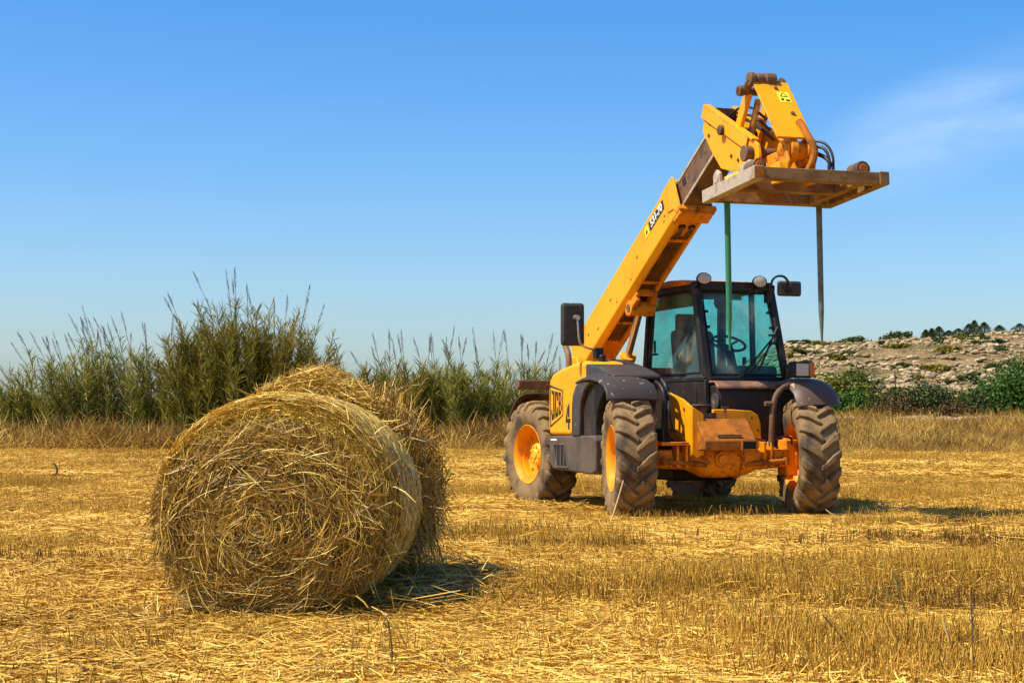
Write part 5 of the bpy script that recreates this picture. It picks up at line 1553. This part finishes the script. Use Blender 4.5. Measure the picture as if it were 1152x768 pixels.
# ---- bale spike frame, tipped flat so that its spikes hang down
FE = math.atan2(.10, 1.2)
fc_, fs_ = math.cos(FE), math.sin(FE)
frame = empty('bale_frame', (0, 0, 0), 0, machine)
def Fp(l, s, n_):
    return (l, 1.50 + s * fc_ - n_ * fs_, 3.085 + s * fs_ + n_ * fc_)
def fbox(l0, l1, s0, s1, n0, n1, name, mat, bevel=.006, parent=None):
    m = MB()
    m.add([Fp(l, s, q) for q in (n0, n1) for s in (s0, s1) for l in (l0, l1)], [(0, 2, 3, 1), (4, 5, 7, 6), (0, 1, 5, 4), (2, 6, 7, 3), (0, 4, 6, 2), (1, 3, 7, 5)])
    return part(m, name, mat, parent or frame, bevel)
ST, SG = MAT['steel_tan'], MAT['steel_grey']
FL0, FL1 = -.855, .525
fb = fbox(FL0 + .10, FL1 - .10, 1.00, 1.10, 0, .112, 'front_beam', ST)
fbox(FL0, FL0 + .098, -.02, 1.115, -.004, .118, 'side_beam', SG)
fbox(FL1 - .098, FL1, -.02, 1.115, -.004, .118, 'side_beam', ST)
fbox(FL0 + .10, FL1 - .10, 0, .10, 0, .112, 'rear_beam', ST)
fbox(FL0 + .10, FL1 - .30, .52, .61, .002, .11, 'middle_beam', ST)
fbox(FL1 - .30, FL1 - .20, .10, 1.00, .004, .108, 'cross_beam', ST)
fbox(FL1 - .198, FL1 - .10, .12, .70, .10, .112, 'deck_plate', SG)
for l in (-.41, -.08):
    m = MB()
    m.prism([(1.62, 3.20), (1.68, 3.36), (2.25, 3.40), (2.30, 3.20)], l - .02, l + .02)
    part(m, 'mounting_lug', Y, frame, .006)
m = MB()
m.prism([(1.60, 3.18), (1.62, 3.34), (1.68, 3.38), (1.74, 3.34), (1.76, 3.18)], -.80, -.765)
m.cyl((-.81, 1.68, 3.30), (-.755, 1.68, 3.30), .055, n=18)
part(m, 'eye_lug', SG, frame, .006)
part(MB().tube([(-.78, 1.86, 3.24), (-.62, 1.95, 3.32), (-.44, 2.05, 3.36)], .05, 12, 2), 'stay_arm', Y, frame, 0)
part(MB().prism([(2.0, 3.22), (2.05, 3.36), (2.25, 3.40), (2.45, 3.25)], -.74, -.70), 'gusset', SG, frame, .005)
for l, s in ((-.72, .86), (.30, .94)):
    m = MB(); m.cyl(Fp(l, s - .10, .155), Fp(l, s + .10, .155), .075, n=20)
    kn = part(m, 'spike_boss', MAT['grimy'], frame, .012)
    m = MB(); m.cyl(Fp(l, s + .10, .155), Fp(l, s + .112, .155), .045, n=16)
    part(m, 'boss_end', MAT['rusty'], kn, .004)
fbox(FL0 + .002, FL0 + .096, 1.1152, 1.1185, .005, .11, 'beam_cap', MAT['rusty'], 0)
for l, mt, ln in ((-.625, MAT['green_rod'], 1.42), (.36, MAT['grey_rod'], 1.36)):
    m = MB()
    p0 = Vector(Fp(l, .05, -.002)); dd = Vector((0, .03, -1)).normalized()
    m.cyl(p0, p0 + dd * ln * .75, .030, .027, 16)
    m.cyl(p0 + dd * ln * .75, p0 + dd * ln, .027, .008, 16)
    part(m, 'bale_spike', mt, frame, 0)

# ------------------------------------------------------------------ hay bales
def bale_frame_axes(yaw):
    ax_ = np.array([math.sin(yaw), math.cos(yaw), 0.0])           # away from the camera, along the roll
    sd_ = np.array([math.cos(yaw), -math.sin(yaw), 0.0])
    return ax_, sd_, np.array([0, 0, 1.0])

class Roll:
    """a rolled bale: outline at each distance along its axis"""
    def __init__(s, loc, yaw, length, prof, sag=0.04):
        s.loc, s.length, s.prof, s.sag = np.array(loc, float), length, prof, sag
        s.ax, s.sd, s.up = bale_frame_axes(yaw)
    def par(s, a):
        P = s.prof
        k = [p[0] for p in P]
        return [np.interp(a, k, [p[i] for p in P]) for i in (1, 2, 3, 4)]     # half width, half height, centre side, centre up
    def point(s, a, th, off=0.0, rr=1.0):
        w, h, cx_, cz_ = s.par(a)
        ct, st_ = np.cos(th), np.sin(th)
        u = cx_ + (w * rr + off) * ct
        z = cz_ + (h * rr + off) * st_
        z = np.maximum(z, -0.005)
        return (a[:, None] * s.ax + u[:, None] * s.sd + z[:, None] * s.up)
    def normal(s, th):
        return np.cos(th)[:, None] * s.sd + np.sin(th)[:, None] * s.up
    def tangent(s, th):
        return -np.sin(th)[:, None] * s.sd + np.cos(th)[:, None] * s.up

def bale(name, label, roll, core_mat, face_n, side_n, loose_n, seed, tint_side, wild):
    g = np.random.default_rng(seed)
    root = empty(name, roll.loc)
    tag(root, label, 'hay bale', 'round hay bales')
    A = np.concatenate([[p[0] for p in roll.prof]])
    nt_ = 72
    th = np.linspace(0, 2 * np.pi, nt_, endpoint=False)
    V = [roll.point(np.full(nt_, a_), th, -0.02) for a_ in A]
    V = [np.tile(V[0].mean(0), (1, 1))] + V + [np.tile(V[-1].mean(0), (1, 1))]
    V = np.concatenate(V)
    F = []
    for i in range(len(A) - 1):
        for k in range(nt_):
            F.append((1 + i * nt_ + k, 1 + i * nt_ + (k + 1) % nt_, 1 + (i + 1) * nt_ + (k + 1) % nt_, 1 + (i + 1) * nt_ + k))
    last = len(V) - 1
    for k in range(0, nt_, 2):
        F.append((0, 1 + (k + 2) % nt_, 1 + (k + 1) % nt_, 1 + k))
        b0 = 1 + (len(A) - 1) * nt_
        F.append((last, b0 + k, b0 + k + 1, b0 + (k + 2) % nt_))
    core = np_obj('core', V, np.array(F), core_mat, root, smooth=True)
    core.data.materials.append(MAT['hay_core'])                       # coiled ends painted dark as the shade in gaps between straws
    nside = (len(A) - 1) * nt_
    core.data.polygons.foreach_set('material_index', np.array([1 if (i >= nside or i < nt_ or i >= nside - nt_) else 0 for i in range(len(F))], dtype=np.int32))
    def face(n, front):
        # straw ends of the rolled layers: mostly along the coil, crossing here and there
        rr = np.sqrt(g.random(n)) * 1.0
        t = g.uniform(0, 2 * np.pi, n)
        a_ = np.full(n, 0.0 if front else roll.length)
        out = -roll.ax if front else roll.ax
        lump = 0.05 * vnoise(rr * 14 + 3 * t, t * 3, 1.0, 61)
        bulge = 0.07 * (1 - rr ** 2)
        P = roll.point(a_, t, -0.012, rr) + out * (bulge + lump + np.where(g.random(n) < 0.35, g.uniform(0.0, 0.07, n), g.uniform(-0.05, 0.02, n)))[:, None]
        swirl = g.normal(0, 0.46, n) + 0.18 * np.sin(3 * t + 5 * rr)
        wildm = g.random(n) < wild + 0.55 * (1 - rr) ** 1.5
        swirl = np.where(wildm, g.uniform(-1.57, 1.57, n), swirl)
        D = roll.tangent(t) * np.cos(swirl)[:, None] + roll.normal(t) * np.sin(swirl)[:, None] + out * g.normal(0, 0.16, (n, 1))
        L = g.uniform(0.06, 0.30, n) * (0.55 + 0.45 * rr) * np.where(g.random(n) < 0.06, 1.5, 1.0)
        W = g.uniform(0.0022, 0.0052, n)
        curv = -L / np.maximum(rr * 0.58, 0.12) * 0.25
        lay = vnoise(rr * 22, t * 1.2, 1.0, 62)
        T = np.clip(g.normal(0.44, 0.19, n) + 0.30 * (lay - 0.5) + 0.35 * (g.random(n) < 0.10), 0.0, 1.0)
        return strands(P, D, np.tile(out, (n, 1)), L, W, curv * np.sign(1.0) + g.normal(0, 0.10, n), 4, T, 0.5, g=g)
    V, F, T = join([face(face_n, True), face(face_n // 4, False)])
    tag(np_obj('end_straw', V, F, MAT['hay'], root, attrs={'tint': T}), kind='stuff')
    n = side_n
    a_ = g.uniform(0.02, roll.length - 0.02, n)
    t = g.uniform(-0.9, np.pi + 0.9, n)
    P = roll.point(a_, t, 0.0) + roll.normal(t) * g.uniform(-0.010, 0.020, n)[:, None]
    cr_ = g.normal(0, 0.62, n)
    D = roll.tangent(t) * np.cos(cr_)[:, None] + roll.ax * np.sin(cr_)[:, None]
    L = g.uniform(0.05, 0.20, n)
    P = P - roll.normal(t) * (L ** 2 / 8 / 0.6)[:, None] * 0.5
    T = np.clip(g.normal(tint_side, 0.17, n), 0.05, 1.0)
    V, F, T = strands(P, D, roll.normal(t), L, g.uniform(0.003, 0.007, n), g.normal(0, .1, n), 2, T, 0.5, roll=g.normal(0, 0.35, n), g=g)
    tag(np_obj('side_straw', V, F, MAT['hay'], root, attrs={'tint': T}), kind='stuff')
    # ends sticking out of the rim and the top
    n = loose_n
    a_ = np.where(g.random(n) < 0.6, g.uniform(-0.01, 0.10, n), g.uniform(0, roll.length, n))
    a_ = np.clip(a_, 0, roll.length)
    t = g.uniform(0, 2 * np.pi, n)
    P = roll.point(a_, t, 0.01)
    D = roll.tangent(t) * g.normal(0, 1.0, (n, 1)) + roll.normal(t) * g.uniform(0.1, 0.7, (n, 1)) - roll.ax * g.uniform(-0.4, 0.9, (n, 1))
    L = g.uniform(0.06, 0.20, n)
    V, F, T = strands(P + unit(D) * (L * .3)[:, None], D, rand_unit(n, g), L, g.uniform(0.003, 0.006, n), g.normal(0, .25, n), 3, g.uniform(0.35, 1.0, n), 0.6, droop=g.uniform(0, .3, n), g=g)
    V[:, 2] = np.maximum(V[:, 2], 0.002)
    tag(np_obj('loose_straw', V, F, MAT['hay'], root, attrs={'tint': T}), kind='stuff')
    return root

yaw = R(3.0)
# distance along axis, half width, half height, centre sideways, centre height
front_prof = [(a, w * .952, h * .96, cx_ - .01, cz_ * .965) for a, w, h, cx_, cz_ in [(0.0, .575, .510, -.02, .505), (0.02, .605, .545, -.015, .525), (0.06, .635, .572, -.005, .556), (0.13, .655, .592, .005, .578), (0.25, .664, .600, .012, .588), (0.7, .664, .598, .014, .586), (1.05, .658, .594, .01, .582), (1.15, .63, .57, .01, .56), (1.2, .58, .52, .0, .53)]]
r1 = Roll((-1.205, 9.0, -0.02), yaw, 1.2, front_prof)
bale('round_hay_bale', 'tightly rolled front hay bale showing its coiled straw end', r1, MAT['hay_wrap'], 22000, 26000, 520, 801, 0.78, 0.30)
back_prof = [(a, w * .905, h * .93, cx_, cz_ * .93) for a, w, h, cx_, cz_ in [(0.0, .60, .58, 0, .585), (0.05, .655, .625, 0, .615), (0.15, .675, .640, 0, .630), (0.6, .685, .645, 0, .635), (1.05, .67, .63, 0, .62), (1.15, .62, .58, 0, .58)]]
o2 = np.array((-1.205, 9.0, 0.0)) + 1.22 * r1.ax - 0.035 * r1.sd
r2 = Roll(o2, yaw, 1.15, back_prof)
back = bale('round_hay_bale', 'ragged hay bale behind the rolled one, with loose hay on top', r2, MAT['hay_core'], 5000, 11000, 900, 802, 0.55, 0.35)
# net wrap round the front bale
front = bpy.data.objects['round_hay_bale']
g = np.random.default_rng(805)
nets = []
for k in range(30):
    t = np.linspace(-0.8, np.pi + 0.8, 90)
    a_ = np.full(90, 0.05 + 1.1 * k / 29) + 0.012 * np.sin(t * 40 + k * 3.14) + 0.006 * np.cumsum(g.normal(0, .25, 90)) * 0.3
    p = r1.point(np.clip(a_, 0.0, 1.2), t, 0.008)
    nets.append(strands((p[1:] + p[:-1]) / 2, p[1:] - p[:-1], r1.normal((t[1:] + t[:-1]) / 2), np.linalg.norm(p[1:] - p[:-1], axis=1) * 1.02, np.full(89, 0.0022), np.zeros(89), 1, np.full(89, 0.92), 0.0, roll=np.zeros(89), g=g))
V, F, T = join(nets)
tag(np_obj('net_wrap', V, F, MAT['hay'], front, attrs={'tint': T}), kind='stuff')
# loose mop of hay on top and hanging down its right side
g = np.random.default_rng(803)
n = 5200
a_ = g.uniform(0.0, 0.75, n)
t = np.pi / 2 + np.clip(g.normal(0.02, 0.42, n), -1.15, 1.2)
lift = 0.085 * np.exp(-((t - 1.62) / 0.55) ** 2) * (0.5 + vnoise(t * 6, a_ * 5, 1.0, 63))
P = r2.point(a_, t, 0.0) + r2.normal(t) * (lift * g.random(n) * 1.25)[:, None]
D = r2.tangent(t) * g.normal(0, 1, (n, 1)) + r2.ax * g.normal(0, .8, (n, 1)) + r2.normal(t) * g.normal(0.18, .35, (n, 1))
L = g.uniform(.07, .24, n)
topm = strands(P, D, rand_unit(n, g), L, g.uniform(.003, .0065, n), g.normal(0, .25, n), 3, np.clip(g.normal(.60, .18, n), .1, 1), .6, droop=g.uniform(0, .3, n), g=g)
n = 1700
a_ = g.uniform(-0.02, 0.9, n)
t = g.uniform(-0.95, 1.0, n)
P = r2.point(np.clip(a_, 0, 1.15), t, 0.02) + r2.normal(t) * (g.random(n) ** 2 * 0.10)[:, None]
D = np.stack([g.normal(0.05, .55, n), g.normal(0, .7, n), g.normal(-.7, .6, n)], 1)
L = g.uniform(.10, .36, n)
hang = strands(P, D, rand_unit(n, g), L, g.uniform(.003, .0065, n), g.normal(0, .2, n), 4, np.clip(g.normal(.42, .18, n), .03, .95), .6, droop=g.uniform(0, .15, n), g=g)
n = 120                                          # long straws trailing to the ground
t = g.uniform(-0.5, 0.4, n)
P = r2.point(g.uniform(.0, .5, n), t, 0.06)
D = np.stack([g.uniform(.1, .45, n), g.normal(0, .2, n), -np.ones(n)], 1)
L = g.uniform(.3, .6, n)
trail = strands(P + unit(D) * (L * .3)[:, None], D, rand_unit(n, g), L, g.uniform(.003, .005, n), g.normal(0, .3, n), 6, g.uniform(.3, .8, n), .5, g=g)
V, F, T = join([topm, hang, trail])
V = V - 0.0
V[:, 2] = np.maximum(V[:, 2], 0.004)
tag(np_obj('loose_hay', V, F, MAT['hay'], back, attrs={'tint': T}), kind='stuff')

# hay fallen on the ground beside the bales
g = np.random.default_rng(804)
n = 3800
P = np.stack([g.normal(-.47, .20, n), g.normal(10.15, .62, n), .005 + .13 * g.random(n) ** 2.2], 1)
P = P[(P[:, 0] > -.95)]
n = len(P)
D = np.stack([g.normal(0, 1, n), g.normal(0, .8, n), g.normal(0, .16, n)], 1)
a1 = strands(P, D, np.tile([[0, 0, 1.0]], (n, 1)), g.uniform(.10, .42, n), g.uniform(.0035, .007, n), g.normal(0, .2, n), 3, np.clip(g.normal(.46, .2, n), .03, .95), .4, g=g)
m_ = 1500
P = np.stack([g.uniform(-2.0, -.5, m_), 8.90 + g.normal(0, .08, m_), .003 + .03 * g.random(m_) ** 2], 1)
D = np.stack([g.normal(0, 1, m_), g.normal(0, .6, m_), g.normal(.03, .12, m_)], 1)
a2 = strands(P, D, np.tile([[0, 0, 1.0]], (m_, 1)), g.uniform(.08, .3, m_), g.uniform(.0035, .007, m_), g.normal(0, .2, m_), 3, np.clip(g.normal(.5, .2, m_), .03, .95), .4, g=g)
V, F, T = join([a1, a2])
V[:, 2] = np.maximum(V[:, 2], 0.004)
tag(np_obj('fallen_hay', V, F, MAT['hay'], attrs={'tint': T}), 'loose hay fallen on the ground around the two bales', 'hay', None, 'stuff')

# ------------------------------------------------------------------ single weed stalks
MAT['weed'] = layered('dry_weed_stalk', (0.085, 0.052, 0.026), 0.8, layers=[(20, 0.5, 0.65, (0.20, 0.13, 0.05), 0.6)])
MAT['pale_straw'] = layered('pale_straw_stalk', (0.66, 0.47, 0.18), 0.6)
def stalk(label, pts_, r, mat, twigs=0, seed=0):
    g = np.random.default_rng(seed)
    w = WB()
    w.tube(pts_, r, 6, 2, rend=r * .6)
    P = [Vector(p) for p in pts_]
    for k in range(twigs):
        q = P[1].lerp(P[-1], g.uniform(.1, .9))
        w.tube([q, q + Vector((g.normal(0, .02), g.normal(0, .02), .03)), q + Vector((g.normal(0, .05), g.normal(0, .05), .07))], r * .6, 5, 1, rend=r * .3)
    tag(w.build('weed_stalk', mat), label, 'weed', 'single stalks in the stubble')
def gp(px, py):
    d = CAM_H * 2000 / (py - 475.3)
    return wx(px, d), d
x, y = gp(56, 541); stalk('dark curved stick standing alone in the stubble far left', [(x, y, 0), (x + .10, y, .08), (x + .15, y, .18), (x + .11, y, .28), (x + .07, y, .30)], .022, MAT['weed'])
x, y = gp(1090, 775); stalk('straight dark stalk in the lower right corner', [(x, y, -.02), (x + .005, y, .15), (x, y + .01, .36)], .004, MAT['weed'], 3, 1)
x, y = gp(1028, 726); stalk('thin greenish weed bending left above the lower right stubble', [(x, y, -.01), (x - .03, y, .10), (x - .06, y, .20), (x - .10, y, .34)], .004, layered('green_weed', (0.13, 0.13, 0.03), .8), 4, 2)
x, y = gp(980, 752); stalk('dark stalk slanting down right, left of the greenish weed', [(x, y, .0), (x - .08, y, .08), (x - .20, y, .22)], .0045, MAT['weed'], 1, 3)
x, y = gp(1076, 762); stalk('pale broken straw leaning left beside the straight dark stalk', [(x, y, -.01), (x - .02, y, .08), (x - .06, y, .22)], .005, MAT['pale_straw'], 0, 4)
x, y = gp(440, 760); stalk('dark short stalk at the lower edge below the bale', [(x, y, -.01), (x + .01, y, .10), (x - .01, y, .22)], .005, MAT['weed'], 1, 5)
x, y = gp(686, 588); stalk('long pale straw leaning on the right front tyre', [(x, y, 0), (x + .06, y, .18), (x + .13, y, .42)], .009, MAT['pale_straw'], 0, 6)
x, y = gp(950, 590); stalk('long pale straw leaning left before the other front tyre', [(x, y, 0), (x - .08, y, .07), (x - .19, y, .15)], .008, MAT['pale_straw'], 0, 7)
